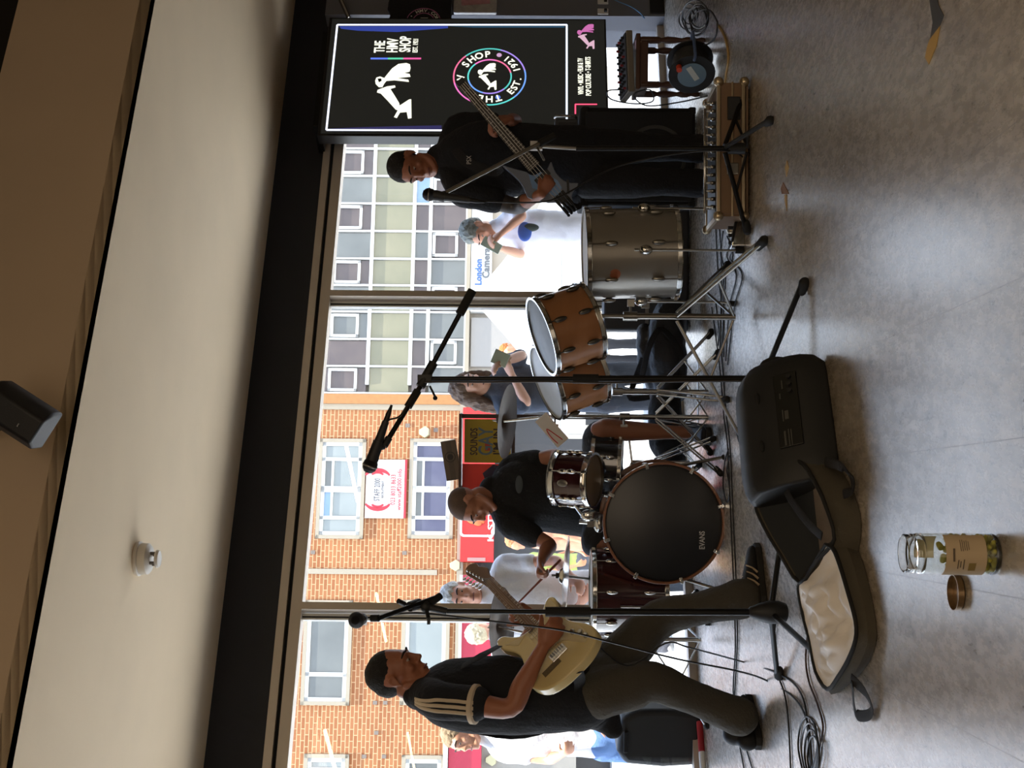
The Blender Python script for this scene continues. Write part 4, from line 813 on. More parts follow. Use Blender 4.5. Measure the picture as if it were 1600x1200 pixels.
cable('microphone_cable', 'black cable looping from the boom microphone and down the centre stand', [me_, at(600, 664, 4.44), at(608, 656, 4.45), at(625, 650, 4.46), at(640, 628, 4.5), at(655, 603, 4.53), at(668, 597, 4.53), at(760, 597, 4.53), at(850, 596, 4.53), at(940, 598, 4.53), at(1050, 596, 4.53), at(1150, 595, 4.53), fl(1228, 598, .01), fl(1215, 640, .006)], m=mat('brown_black_cable', '#2a211a', .5))
# right mic stand (bassist)
S = V(at(1155, 232, 5.3).x, 5.3, 0); t = thing('microphone_stand', 'thin black boom microphone stand in front of the bass player', 'microphone stand', S)
pv = at(838, 228, 5.3); q = MB(); q.cyl(S+V(0, 0, .10), at(900, 232, 5.3), .011); q.build('lower_tube', m_bm, t, smooth='auto'); q = MB(); q.cyl(at(900, 232, 5.3), pv, .008); q.build('upper_tube', m_chrd, t, smooth='auto')
q = MB(); q.cyl(S+V(0, 0, .05), S+V(0, 0, .12), .024, seg=18); q.build('hub', m_bp, t, smooth='auto')
f1 = fl(1207, 190); az1 = math.degrees(math.atan2(f1.y-S.y, f1.x-S.x)); r1 = math.hypot(f1.x-S.x, f1.y-S.y)
tripod(t, S, .13, r1, (az1, az1+120, az1-120), m_bm, .010, hub=.04)
b0 = at(866, 212, 5.28); b1 = at(694, 302, 5.1); q = MB(); q.cyl(b0, b1, .008); q.build('boom_arm', m_chrd, t, smooth='auto'); q = MB(); q.cyl(b0, b0.lerp(b1, .14), .014); q.build('boom_grip', m_rub, t, smooth='auto')
q = MB(); q.box((0, 0, 0), (.035, .035, .05), m=Matrix.Translation(pv)); q.cyl(pv, at(850, 250, 5.2), .005); q.build('swivel_joint', m_chrd, t, smooth='auto')
mt, me_ = mic('microphone', 'black vocal microphone on the thin boom under the bass player\'s chin', at(670, 304, 5.08), at(722, 311, 5.08))
q = MB(); q.cyl(b1, at(690, 306, 5.08), .011); q.cyl(at(684, 306, 5.08), at(695, 308, 5.08), .020, seg=18); q.build('mic_clip', m_bp, t, smooth='auto')
cable('microphone_cable', 'thin black cable hanging from the bass player\'s microphone', [me_, at(760, 315, 5.1), at(840, 316, 5.14), at(880, 305, 5.2), at(960, 262, 5.28), at(1060, 240, 5.28), at(1140, 236, 5.28), fl(1165, 250, .006)])
# ---- drums
def drum(par, c, axis, r, h, m_shell, m_hoop=None, nl=6, lug=None, spin=0, head_t=None, head_b=None, lugz=True, up=V(1, 0, 0), hoop_h=.022):
    M = along(c, axis, up) @ Matrix.Rotation(spin, 4, 'Z'); m_hoop = m_hoop or m_chr; lug = lug or m_chr
    ho = hoop_h
    q = MB(); q.lathe([(r*.97, -h/2), (r, -h/2), (r, h/2), (r*.97, h/2)], M, seg=48, closed=True); q.build('shell', m_shell, par, smooth='auto')
    for s, hm in ((1, head_t), (-1, head_b)):
        q = MB(); z = s*h/2; q.lathe([(r+.004, z-s*ho*.55), (r+.010, z-s*ho*.55), (r+.008, z-s*ho*.45), (r+.007, z+s*ho*.3), (r+.012, z+s*ho*.45), (r+.001, z+s*ho*.45), (r+.002, z)], M, seg=48, closed=True); q.build('hoop', m_hoop, par, smooth='auto')
        if hm: q = MB(); q.lathe([(0, z+s*.003), (r*.9, z+s*.003), (r+.003, z+s*.001), (r+.003, z-s*.004), (0, z-s*.001)], M, seg=48, closed=True); q.build('drum_skin', hm, par, smooth='auto')
    for k in range(nl):
        a = 2*PI*k/nl; L = M @ Matrix.Rotation(a, 4, 'Z')
        for s in (1, -1):
            zl = s*h*.26 if h > .2 else s*.02
            q = MB(); q.ell((r+.010, 0, zl), (.011, .012, min(.030, h*.18)), m=L, seg=12); q.cyl(L @ V(r+.013, 0, zl), L @ V(r+.013, 0, s*(h/2+.006)), .0028, seg=8); q.box((r+.012, 0, s*(h/2-.004)), (.012, .012, .014), m=L); q.build('lug', lug, par, smooth='auto')
    return M
def cymbal(par, c, axis, r, m=None):
    M = along(c, axis, V(1, 0, 0)); q = MB(); q.lathe([(.006, .022), (.02, .021), (.032, .014), (.042, .002), (r*.6, -.006), (r, -.018), (r, -.0195), (r*.6, -.008), (.042, -.001), (.02, .018), (.006, .019)], M, seg=56, closed=True)
    q.build('cymbal', m or mat('bronze', '#59452f', .55, metal=.25, var=.6, scale=7, bump=.05), par, smooth='auto')
    q = MB(); q.cyl(M @ V(0, 0, .02), M @ V(0, 0, .034), .014); q.build('felt_washer', mat('felt', '#3a3733', .95), par); q = MB(); q.cyl(M @ V(0, 0, .034), M @ V(0, 0, .055), .006); q.box((0, 0, .048), (.034, .006, .012), m=M); q.build('wing_nut', m_chrd, par)
    return M
# bass drum
bc = at(1037, 817, 6.1); k = drum; t = thing('bass_drum', 'large bass drum facing the room with black front skin and amber wooden hoop', 'drum', V(bc.x, 6.3, 0))
ax = V(0.03, -1, .02).normalized(); m_red = mat('dark_red_lacquer', '#37151a', .18, var=.2, scale=6, coat=.8); m_bh = mat('black_drum_skin', '#14161b', .35)
M = along(bc - ax*.22, ax, V(0, 0, 1)); r = .272
q = MB(); q.lathe([(r*.97, -.2), (r, -.2), (r, .2), (r*.97, .2)], M, seg=64, closed=True); q.build('shell', m_red, t, smooth='auto')
for s in (1, -1):
    q = MB(); q.lathe([(r-.001, s*.2), (r+.018, s*.2), (r+.018, s*.238), (r+.006, s*.238), (r+.004, s*.215)], M, seg=64, closed=True); q.build('wooden_hoop', mat('amber_hoop', '#7c4a28', .35, var=.2, scale=14, coat=.5), t, smooth='auto', bevel=.002)
    q = MB(); q.lathe([(0, s*.226), (r*.97, s*.226), (r+.005, s*.222), (r+.005, s*.214), (0, s*.222)], M, seg=64, closed=True); q.build('drum_skin', m_bh, t, smooth='auto')
for k in range(8):
    L = M @ Matrix.Rotation(2*PI*k/8+.3, 4, 'Z')
    q = MB(); q.ell((r+.012, 0, .1), (.012, .013, .035), m=L, seg=12); q.cyl(L @ V(r+.016, 0, .1), L @ V(r+.016, 0, .235), .003); q.build('lug', m_chr, t, smooth='auto')
    q = MB(); q.box((r+.010, 0, .236), (.030, .016, .012), m=L); q.cyl(L @ V(r+.016, 0, .236), L @ V(r+.016, 0, .256), .009); q.build('claw_hook', m_chr, t, smooth='auto', bevel=.002)
ML = rotm(V(1, 0, .009), V(0, 0, 1), ax, at(1096, 843, 6.1)+V(0, -.03, 0))
text('emblem', 'EVANS', mat('emblem_silver', '#c9c9c9', .3), t, ML @ Matrix.Rotation(0, 4, 'Z') @ Matrix.Translation(V(-.0, 0, 0)), .036, w=.085, bold=1)
for s in (-1, 1):
    q = MB(); a = bc - ax*.1 + V(s*.27, 0, -.08); q.tube([a, a+V(s*.05, -.10, -.21)], .008); l = q.build('spur', m_chrd, t, smooth='auto'); q = MB(); q.cyl(a+V(s*.047, -.094, -.197), a+V(s*.052, -.104, -.212), .013); q.build('rubber_tip', m_rub, l)
q = MB(); q.ell((0, 0, 0), (.05, .05, .03), m=Matrix.Translation(at(936, 817, 6.3))); q.cyl(at(936, 817, 6.3), at(905, 815, 6.3), .011); q.box((0, 0, 0), (.05, .05, .05), m=Matrix.Translation(at(925, 815, 6.3))); q.build('tom_mount', m_chr, t, smooth='auto')
# rack tom
c = at(899, 749, 6.25); t = thing('rack_tom', 'small dark red tom with an oval badge mounted above the bass drum', 'drum', c); ax = V(.02, .38, .92).normalized()
M = drum(t, c, ax, .125, .175, m_red, nl=6, spin=.35, head_t=mat('coated_skin', '#b9a78c', .5, var=.06), head_b=mat('clear_skin', '#a08a6c', .4, var=.06), hoop_h=.03)
q = MB(); vd = (V(0, -1, 0) - ax*V(0, -1, 0).dot(ax)).normalized(); Mo = rotm(ax.cross(vd), ax, vd, c+vd*.127+ax.cross(vd)*(-.012) + ax*.02); q.ell((0, 0, 0), (.017, .028, .003), m=Mo); q.build('badge', m_chrd, t, smooth=True)
text('badge_text', 'MAPEX', m_bp, t, Mo @ Matrix.Translation(V(0, 0, .003)) @ Matrix.Rotation(PI/2, 4, 'Z'), .012, w=.04)
q = MB(); q.tube([c-V(.125, 0, 0), c-V(.17, 0, .03), c-V(.17, -.03, .12)], .010); q.ell((0, 0, 0), (.03, .02, .045), m=Matrix.Translation(c-V(.175, 0, .07))); q.build('mounting_arm', m_chr, t, smooth='auto')
# snare on its stand
c = at(948, 722, 6.60); t = thing('snare_drum', 'black snare drum with chrome lugs half hidden behind the red rack tom', 'drum', c)
drum(t, c, V(.05, .1, 1), .178, .14, mat('black_lacquer', '#15151a', .25, coat=.6), nl=10, spin=.2, head_t=MATS['coated_skin'], head_b=MATS['clear_skin'])
ts = thing('snare_stand', 'low chrome snare stand under the black snare drum', 'drum stand', V(c.x, c.y, 0)); q = MB(); q.cyl(V(c.x, c.y, .1), c-V(0, 0, .13), .012); q.build('tube', m_chr, ts, smooth='auto'); tripod(ts, V(c.x, c.y, 0), .28, .26, (-60, 60, 180), m_chr, .008, double=True, hub=.08)
for a in (0, 120, 240):
    q = MB(); d = V(math.cos(R(a)), math.sin(R(a)), 0); q.tube([c-V(0, 0, .13), c-V(0, 0, .105)+d*.19, c-V(0, 0, .06)+d*.195], .006); q.build('basket_arm', m_chr, ts, smooth='auto')
# floor tom of the kit
c = at(981, 925, 6.35); t = thing('floor_tom', 'dark red floor tom standing left of the bass drum behind the guitarist\'s leg', 'drum', V(c.x, c.y, 0)); drum(t, c, V(0, 0, 1), .20, .35, m_red, nl=8, spin=.15, head_t=MATS['coated_skin'], head_b=MATS['clear_skin'])
for a in (20, 140, 260):
    d = V(math.cos(R(a)), math.sin(R(a)), 0); q = MB(); q.tube([c+d*.215+V(0, 0, .05), V(c.x, c.y, .06)+d*.215, V(c.x, c.y, .015)+d*.235], .0055); l = q.build('leg', m_chrd, t, smooth='auto'); q = MB(); q.cyl(V(c.x, c.y, .001)+d*.236, V(c.x, c.y, .025)+d*.234, .011); q.build('rubber_foot', m_rub, l)
# silver floor tom, right
c = at(985, 396, 5.8); t = thing('floor_tom', 'big silver sparkle floor tom on three legs beside the bass player', 'drum', V(c.x, c.y, 0)); axs = V(.0, -.02, 1) + V(-.035, 0, 0); axs.normalize()
m_sil = mat('silver_sparkle', '#8f8b84', .32, metal=.55, var=.08, scale=400, coat=.3)
drum(t, c, axs, .203, .40, m_sil, nl=8, spin=.12, head_t=mat('worn_skin', '#a79c8a', .6, var=.3), head_b=MATS['clear_skin'], lug=m_chrd)
for (x, y, z) in ((1155, 345, 0), (1150, 392, 0), (1150, 474, 0)):
    f = fl(x, y) if True else 0; f = V(at(x, y, 5.6 if y < 400 and y > 350 else 5.78).x, 5.59 if 350 < y < 400 else (5.72 if y < 350 else 5.8), .012)
    d = V(f.x-c.x, f.y-c.y, 0); d.normalize(); topp = V(c.x, c.y, 0)+d*.217; topp.z = c.z+.0
    q = MB(); q.tube([topp, V(topp.x, topp.y, .07), f], .0055); l = q.build('leg', m_chrd, t, smooth='auto'); q = MB(); q.cyl(f-V(0, 0, .011), f+V(0, 0, .025), .013); q.build('rubber_foot', m_rub, l); q = MB(); q.ell((0, 0, 0), (.022, .022, .03), m=Matrix.Translation(topp-V(0, 0, .05))); q.build('leg_bracket', m_chr, l, smooth='auto')
q = MB(); dd = (EYE-c); dd.z = 0; dd.normalize(); sx = V(0, 0, 1).cross(dd); Mo = rotm(sx, V(0, 0, 1), dd, c + dd*.2035 - sx*.09 - dd*.021 + V(0, 0, .08)); q.lathe([(0, 0), (.024, 0), (.024, .003), (0, .004)], Mo @ Matrix.Rotation(-.42, 4, 'Y'), seg=24); q.build('badge', mat('copper_badge', '#9a5a3c', .4, metal=.4), t, smooth='auto')
# two wooden toms on chrome stands
m_wood = mat('maple_shell', '#9a6a44', .35, var=.16, scale=5, stretch=(1, 1, 6), coat=.25)
for i, (hx, hy, bx, by, Y, dia, lb, tilt) in enumerate(((846, 524, 924, 503, 5.6, 124, 'maple tom with a scuffed dark skin, nearer of the two tilted wooden toms', .22), (852, 594, 930, 574, 5.9, 120, 'maple tom with a pale skin tilted behind the other wooden tom', .26))):
    p1, p2 = at(hx, hy, Y), at(bx, by, Y); ax = (p1-p2).normalized(); h = (p1-p2).length; r = dia/2/2000*Y; ax = (ax + V(0, -tilt, 0) + (V(-.12, 0, 0) if i else V(-.06, 0, 0))).normalized()
    c = (p1+p2)/2; t = thing('wooden_tom', lb, 'drum', c, 'maple toms on chrome stands'); drum(t, c, ax, r-.006, h*.97, m_wood, nl=8, spin=.3, head_t=(mat('dark_scuffed_skin', '#55585a', .45, var=.55, scale=14) if i == 0 else mat('pale_skin', '#b9c0c8', .4, var=.15, scale=10)), head_b=MATS['clear_skin'], lug=mat('dark_lug', '#5b5853', .3, metal=.9))
    # stand
    S = V(at(1100, 494 if i == 0 else 613, 5.45 if i == 0 else 6.3).x, 5.5 if i == 0 else 6.3, 0)
    s = thing('tom_stand', ('heavy grey tripod stand under the nearer maple tom', 'chrome tripod stand under the further maple tom')[i], 'drum stand', S, None); m = m_chrd if i == 0 else m_chr
    q = MB(); q.cyl(S+V(0, 0, .05), S+V(0, 0, .50), .0135); q.build('lower_tube', m, s, smooth='auto'); q = MB(); q.cyl(S+V(0, 0, .50), V(S.x, S.y, c.z-.1), .009); q.tube([V(S.x, S.y, c.z-.11), V(S.x, S.y+.02, c.z-.05), c-ax*0+V(0, .0, 0)], .008); q.build('upper_tube', m, s, smooth='auto')
    q = MB(); q.cyl(S+V(0, 0, .47), S+V(0, 0, .53), .02); q.cyl(S+V(0, 0, .5), S+V(.05, -.02, .5), .006); q.box((0, 0, 0), (.03, .012, .03), m=Matrix.Translation(S+V(.055, -.022, .5))); q.build('height_clamp', m, s, smooth='auto')
    if i == 0:
        f1 = fl(1198, 379); az = math.degrees(math.atan2(f1.y-S.y, f1.x-S.x)); rr = math.hypot(f1.x-S.x, f1.y-S.y); tripod(s, S, .30, min(rr, .55), (az, az+118, az-122), m, .011, double=True, hub=.06)
    else: tripod(s, S, .30, .34, (30, 150, 265), m, .009, double=True, hub=.06)
# cymbal stand right (hi-hat side) and cymbals
def cyst(label, cl, cx, cy, Y, r, ax, base_y, rad=.33, az=(20, 140, 260), tubecol=None, ml=None):
    c = at(cx, cy, Y); S = V(at(1100, base_y, Y).x, Y, 0); s = thing('cymbal_stand', label, 'cymbal stand', S); m = tubecol or m_chr
    q = MB(); q.cyl(S+V(0, 0, .04), S+V(0, 0, .46), .0125); q.build('lower_tube', m, s, smooth='auto'); q = MB(); q.cyl(S+V(0, 0, .46), S+V(0, 0, .8), .0095); q.cyl(S+V(0, 0, .8), c-Vector(ax)*.0, .007); q.build('upper_tube', m, s, smooth='auto')
    for z in (.46, .8):
        q = MB(); q.cyl(S+V(0, 0, z-.03), S+V(0, 0, z+.02), .018); q.cyl(S+V(0, 0, z), S+V(-.04, -.03, z), .005); q.box((0, 0, 0), (.012, .008, .035), m=Matrix.Translation(S+V(-.045, -.033, z))); q.build('clamp', m_chrd, s, smooth='auto')
    tripod(s, S, .30, rad, az, m, .008, double=True, hub=.05)
    ct = thing('cymbal', cl, 'cymbal', c); cymbal(ct, c, ax, r, ml); return s
cyst('tall chrome cymbal stand between the drummer and the wooden toms', 'dull bronze crash cymbal seen almost edge-on left of the wooden toms', 787, 658, 6.35, .185, V(.08, .24, 1).normalized(), 652, az=(-20, 100, 220))
cyst('chrome cymbal stand behind the guitarist\'s legs', 'dull bronze crash cymbal on edge beside the guitarist\'s guitar neck', 779, 980, 6.55, .205, V(-.06, .30, 1).normalized(), 1000, rad=.42, az=(-55, 65, 185))
t = thing('ride_cymbal', 'bright thin ride cymbal seen edge-on above the dark red floor tom', 'cymbal', at(879, 900, 6.4)); cymbal(t, at(879, 900, 6.4), V(.06, -.02, 1), .20, mat('bright_bronze', '#c9c2b4', .2, metal=1))
q = MB(); q.cyl(at(879, 900, 6.4), at(925, 905, 6.55), .007); q.cyl(at(925, 905, 6.55), V(at(925, 905, 6.6).x, 6.62, .2), .009); q.build('stand_rod', m_chrd, t, smooth='auto')
# hi-hat pair by the drummer's left hand
# drum throne
c = at(985, 790, 7.0); t = thing('drum_throne', 'round black drum stool under the drummer', 'stool', V(c.x, c.y, 0)); q = MB(); q.lathe([(0, -.05), (.15, -.05), (.165, -.03), (.165, .0), (.15, .02), (0, .025)], Matrix.Translation(V(c.x, c.y, .47)), seg=32); q.build('seat', mat('black_vinyl', '#141414', .5), t, smooth='auto')
q = MB(); q.cyl(V(c.x, c.y, .1), V(c.x, c.y, .43), .016); q.build('post', m_chr, t, smooth='auto'); tripod(t, V(c.x, c.y, 0), .3, .26, (90, 210, 330), m_chr, .009, double=True, hub=.1)
# drumsticks
for a, b, lb in ((at(853, 898, 6.52), at(806, 946, 6.45), 'reddish drumstick raised in the drummer\'s right hand'), (at(868, 738, 6.6), at(866, 775, 6.3), 'drumstick lying level across the drummer\'s left hand')):
    d = (b-a).normalized(); q = MB(); q.tube([tp(a-d*.11, .0065), tp(a, .007), tp(b-d*.02, .0045), tp(b-d*.01, .0035), tp(b, .0048), tp(b+d*.006, .003)], 0, seg=10); q.build('drumstick', mat('hickory', '#8a5040', .5), None, smooth='auto', label=lb, cat='drumstick')
# red and white leaflet clipped on the stand
c = at(862, 672, 6.3); t = thing('leaflet', 'white card with a red line drawing clipped to the tall cymbal stand', 'leaflet', c); M = rotm(V(.75, 0, .66), V(-.66, 0, .75), V(0, -1, 0), c)
q = MB(); q.box((0, 0, 0), (.17, .07, .004), m=M); q.build('card', mat('card_white', '#dcdcdc', .6), t); q = MB(); q.box((0, -.03, -.004), (.17, .012, .003), m=M); q.build('red_edge', mat('card_red', '#c02a30', .6), t); q = MB(); q.tube([M @ V(-.07, .02, .003), M @ V(-.02, .025, .003), M @ V(.02, .015, .003), M @ V(-.03, .0, .003), M @ V(-.07, -.01, .003)], .0025, sub=4); q.build('drawing', MATS['card_red'], t)
# ================================================================== KIT ON THE FLOOR
# floor monitor
A0, A1 = fl(1289, 548), fl(1314, 735); ld = (A1-A0).normalized(); dpt = V(0, 0, 1).cross(ld)
if dpt.y < 0: dpt = -dpt
LL = (A1-A0).length; t = thing('floor_monitor', 'black moulded loudspeaker lying on its side on the floor behind the open bag', 'loudspeaker', (A0+A1)/2)
prof = [(0, .0), (-.004, .05), (.012, .10), (.055, .175), (.12, .245), (.19, .262), (.25, .24), (.30, .10), (.29, 0)]
q = MB(); rings = []
for s, k in ((-.02, .62), (0, .80), (.03, .92), (.07, .985), (.11, 1), (LL-.06, 1), (LL-.01, .96), (LL+.02, .84)):
    cz, cd = .115, .14
    rings.append([q.bm.verts.new(A0 + ld*s + dpt*(cd+(a-cd)*k) + V(0, 0, max(0, (cz+(b-cz)*k) if b > 0 else (0 if k > .9 else .02)))) for a, b in prof])
for a, b in zip(rings, rings[1:]):
    for k in range(len(prof)): q.bm.faces.new((a[k], a[(k+1) % len(prof)], b[(k+1) % len(prof)], b[k]))
q.bm.faces.new(rings[0]); q.bm.faces.new(rings[-1][::-1]); q.build('cabinet', mat('monitor_black', '#191a1b', .6, bump=.08, bscale=400), t, smooth='auto', bevel=.008)
fn = (V(0, 0, 1)*(.055-.012)*-1 + dpt*.075).normalized()
Mp = rotm(ld*-1 if False else ld, (V(0, 0, .075)+dpt*.043).normalized(), ld.cross((V(0, 0, .075)+dpt*.043).normalized()), A0 + ld*.2 + dpt*.030 + V(0, 0, .135))
if (Mp.to_3x3() @ V(0, 0, 1)).y > 0: Mp = Mp @ Matrix.Diagonal(V(-1, 1, -1, 1))
q = MB(); q.box((0, -.005, .002), (.26, .075, .006), m=Mp); pn = q.build('rear_panel', mat('panel_black', '#0e0f10', .35), t, bevel=.002)
for (x, y, w, h) in ((-.10, .012, .05, .006), (-.10, 0, .06, .003), (-.10, -.008, .055, .003), (-.02, .012, .04, .003), (-.02, .0, .03, .012), (.05, .015, .02, .004), (.09, .005, .03, .004)):
    q = MB(); q.box((x, y, .0055), (w, h, .001), m=Mp); q.build('printed_marks', mat('print_grey', '#454542', .6), pn)
for x in (.06, .085, .11): q = MB(); q.cyl(Mp @ V(x, -.02, .004), Mp @ V(x, -.02, .016), .007); q.build('control_knob', m_bp, pn, smooth='auto')
for s in (.13, .30): q = MB(); q.ell((0, 0, 0), (.022, .004, .008), m=rotm(ld, dpt, V(0, 0, 1), A0 + ld*s + dpt*.082 + V(0, 0, .212))); q.build('recess_screw', m_rub, t, smooth=True)
q = MB(); q.cyl(A0+ld*-.022+dpt*.14+V(0, 0, .13), A0+ld*-.034+dpt*.14+V(0, 0, .13), .05, seg=24); q.build('side_handle', m_rub, t, smooth='auto')
# open gig bag
m_bag = mat('olive_canvas', '#4a4438', .95, var=.12, scale=20, bump=.4, bscale=500); m_lin = mat('pale_lining', '#e4dfda', .75, var=.06, scale=6); m_grn = mat('dark_green_lining', '#24272a', .9, var=.1); m_tau = mat('taupe_lining', '#6d6258', .9, var=.1, bump=.2, bscale=300)
t = thing('gig_bag', 'open olive canvas guitar bag with a pale crumpled lining on the floor', 'bag', fl(1320, 940))
def tray(nm, rim, base, inner_mats, drop, wr, seed, K=9):
    rimp = catmull([tuple(at(*p)) for p in rim] + [tuple(at(*rim[0]))], 3)[:-1]; basep = catmull([tuple(p) for p in base] + [tuple(base[0])], 3)[:-1]
    n = len(rimp); rimp = [V(*p) for p in rimp]; basep = [V(*p) for p in basep]
    for p in basep: p.z = max(p.z, .002)
    q = MB(); R1 = [q.bm.verts.new(p) for p in rimp]; mid = [q.bm.verts.new(rimp[i].lerp(basep[i], .5) + ((basep[i]-V(*(sum((x for x in [V(r.x, r.y, 0) for r in basep]), V(0, 0, 0))/n))).normalized())*.012) for i in range(n)]; R2 = [q.bm.verts.new(p) for p in basep]
    for A, B in ((R1, mid), (mid, R2)):
        for i in range(n): q.bm.faces.new((A[i], A[(i+1) % n], B[(i+1) % n], B[i]))
    q.bm.faces.new(R2); o = q.build('outer_shell', m_bag, t, smooth='auto')
    md = o.modifiers.new('thick', 'SOLIDIFY'); md.thickness = .006; md.offset = -1
    c = sum(rimp, V(0, 0, 0))/n
    for side, mm in enumerate(inner_mats):
        q = MB(); P = []
        for k in range(K+1):
            f = k/K; row = []
            for i in range(n):
                p = rimp[i].lerp(c, f); z = p.z - drop*min(1, f*3.0) ; p = V(p.x, p.y, max(z, .006))
                if wr: nn = noise.noise(V(p.x*9+seed, p.y*5, 0))*.6 + abs(noise.noise(V(p.x*22+p.y*9, p.y*12-p.x*5, seed)))*.8; p.z = max(.008, p.z + wr*nn*min(1, f*4))
                row.append(p)
            P.append(row)
        vs = [[q.bm.verts.new(p) for p in r] for r in P]
        for k in range(K):
            for i in range(n):
                mx = (rimp[i].y+rimp[(i+1) % n].y)/2
                if len(inner_mats) == 2 and ((i < n*18//36) != (side == 0)): continue
                fs = [vs[k][i], vs[k][(i+1) % n], vs[k+1][(i+1) % n], vs[k+1][i]]
                try: q.bm.faces.new(fs)
                except ValueError: pass
        q.build(('far_lining', 'near_lining')[side] if len(inner_mats) == 2 else 'crumpled_lining', mm, t, smooth=True)
    q = MB(); q.tube([tuple(p) for p in rimp], .0065, seg=8, closed=True); q.build('zip_edge', m_rub, t, smooth=True)
rimA = [(1230, 714, 3.96), (1202, 727, 4.02), (1185, 755, 4.03), (1180, 788, 4.03), (1195, 825, 3.98), (1220, 867, 3.92), (1250, 910, 3.86), (1280, 872, 3.74), (1304, 842, 3.66), (1290, 790, 3.70), (1275, 757, 3.76), (1255, 725, 3.86)]
def gb(p, dx=0, dy=0): v = at(*p); return V(v.x+dx, v.y+dy, .003)
baseA = [gb(rimA[0], .03), gb(rimA[1], .02, .02), gb(rimA[2], 0, .03), gb(rimA[3], 0, .03), gb(rimA[4], -.01, .03), gb(rimA[5], -.02, .02), gb(rimA[6], -.02, .01), fl(1330, 905), fl(1346, 838), fl(1342, 790), fl(1322, 745), fl(1296, 706)]
tray('A', rimA, baseA, (m_grn, m_tau), .07, 0, 1)
rimB = [(1290, 851, 3.70), (1302, 858, 3.66), (1312, 882, 3.60), (1325, 925, 3.53), (1337, 970, 3.47), (1337, 1000, 3.47), (1325, 1032, 3.52), (1310, 1057, 3.58), (1293, 1077, 3.66), (1275, 1050, 3.76), (1265, 1000, 3.84), (1257, 970, 3.88), (1248, 925, 3.90), (1252, 908, 3.88), (1270, 885, 3.80)]
baseB = [gb(rimB[0], .02), fl(1338, 852), fl(1350, 880), fl(1361, 925), fl(1369, 968), fl(1370, 1005), fl(1356, 1040), fl(1332, 1066), fl(1306, 1084), gb(rimB[9], -.02, .01), gb(rimB[10], -.01, .02), gb(rimB[11], 0, .02), gb(rimB[12], 0, .02), gb(rimB[13], 0, .02), gb(rimB[14], .01)]
tray('B', rimB, baseB, (m_lin,), .004, .055, 4, K=16)
q = MB(); q.tube([fl(1330, 1060, .05), fl(1350, 1080, .03), fl(1362, 1105, .012), fl(1357, 1117, .012), fl(1340, 1117, .02), fl(1334, 1100, .03), fl(1332, 1068, .05)], .016, seg=10, flat=.14, up=V(0, 0, 1), sub=4); q.build('carry_handle', MATS['black_webbing'], t)
q = MB(); q.tube([at(1226, 757, 3.93), at(1232, 775, 3.9), at(1247, 797, 3.83), at(1265, 820, 3.78), at(1284, 838, 3.70)], .014, seg=8, flat=.15, up=V(0, -.5, 1), sub=4); q.build('inner_strap', MATS['black_webbing'], t)
q = MB(); q.tube([fl(1290, 722, .05), fl(1312, 728, .05), fl(1330, 745, .02), fl(1332, 765, .02), fl(1318, 772, .04)], .015, seg=8, flat=.3, up=V(0, 0, 1), sub=4); q.build('side_strap', MATS['black_webbing'], t)
# jar, lid, ear plugs
jc = fl(1556, 866); t = thing('plastic_jar', 'clear open-topped jar with a paper label half full of yellow-green ear plugs', 'jar', jc)
gm2 = glassy('clear_body', (.96, .97, .96), 1, .02, 1.6); gm = mat('clear_plastic', '#fbfcfa', .03); gm.node_tree.nodes['Principled BSDF'].inputs['Transmission Weight'].default_value = 1; gm.node_tree.nodes['Principled BSDF'].inputs['IOR'].default_value = 1.46; M = Matrix.Translation(jc)
q = MB(); q.lathe([(0, .002), (.036, .002), (.0405, .007), (.0412, .02), (.0412, .152), (.0400, .152), (.0400, .02), (.038, .009), (0, .006)], M, seg=56); q.build('clear_body', gm2, t, smooth='auto'); q = MB(); q.lathe([(.0412, .150), (.0410, .157), (.0395, .163), (.0385, .166), (.0398, .169), (.0385, .172), (.0385, .184), (.0370, .1855), (.0360, .183), (.0360, .170), (.0372, .162), (.0395, .153)], M, seg=56, closed=True); q.build('threaded_rim', gm, t, smooth='auto'); q = MB(); q.lathe([(.030, .0012), (.037, .0015), (.0408, .006), (.0414, .012), (.0404, .012), (.037, .005)], M, seg=56, closed=True); q.build('base_ring', gm, t, smooth='auto')
def arc_label(r, z0, z1, a0, a1, m, nm, par=t, th=.0006):
    q = MB(); n = 18; a = []
    for i in range(n+1):
        an = R(a0+(a1-a0)*i/n); a.append([q.bm.verts.new(jc + V(rr*math.cos(an), rr*math.sin(an), z)) for rr, z in ((r, z0), (r, z1), (r+th, z1), (r+th, z0))])
    for i in range(n):
        for k in range(4): q.bm.faces.new((a[i][k], a[i][(k+1) % 4], a[i+1][(k+1) % 4], a[i+1][k]))
    q.bm.faces.new(a[0]); q.bm.faces.new(a[-1][::-1]); return q.build(nm, m, par, smooth='auto')
m_pap = mat('label_paper', '#b3a083', .7, var=.06, scale=20)
lb = arc_label(.0414, .032, .112, -165, -20, m_pap, 'paper_label'); arc_label(.0388, .112, .145, 35, 110, mat('label_back', '#c9c4a4', .7), 'label_back')
q = MB()
def on_lab(an, z, w, h, m, nm='printed_marks'):
    q = MB(); a = R(an); rd = V(math.cos(a), math.sin(a), 0); tg = V(-rd.y, rd.x, 0); q.box((0, 0, 0), (w, h, .0003), m=rotm(tg, V(0, 0, 1), rd, jc + rd*.0423 + V(0, 0, z))); q.build(nm, m, lb)
ik = mat('label_ink', '#54493a', .7)
for z, w in ((.088, .020), (.083, .014), (.077, .022)): on_lab(-112, z, w, .0018, ik)
for z, w in ((.083, .024), (.079, .024), (.075, .02), (.071, .022), (.067, .018)): on_lab(-60, z, w, .0011, ik)
on_lab(-120, .060, .018, .014, mat('label_photo', '#7d6a35', .7)); on_lab(-86, .097, .026, .004, ik)
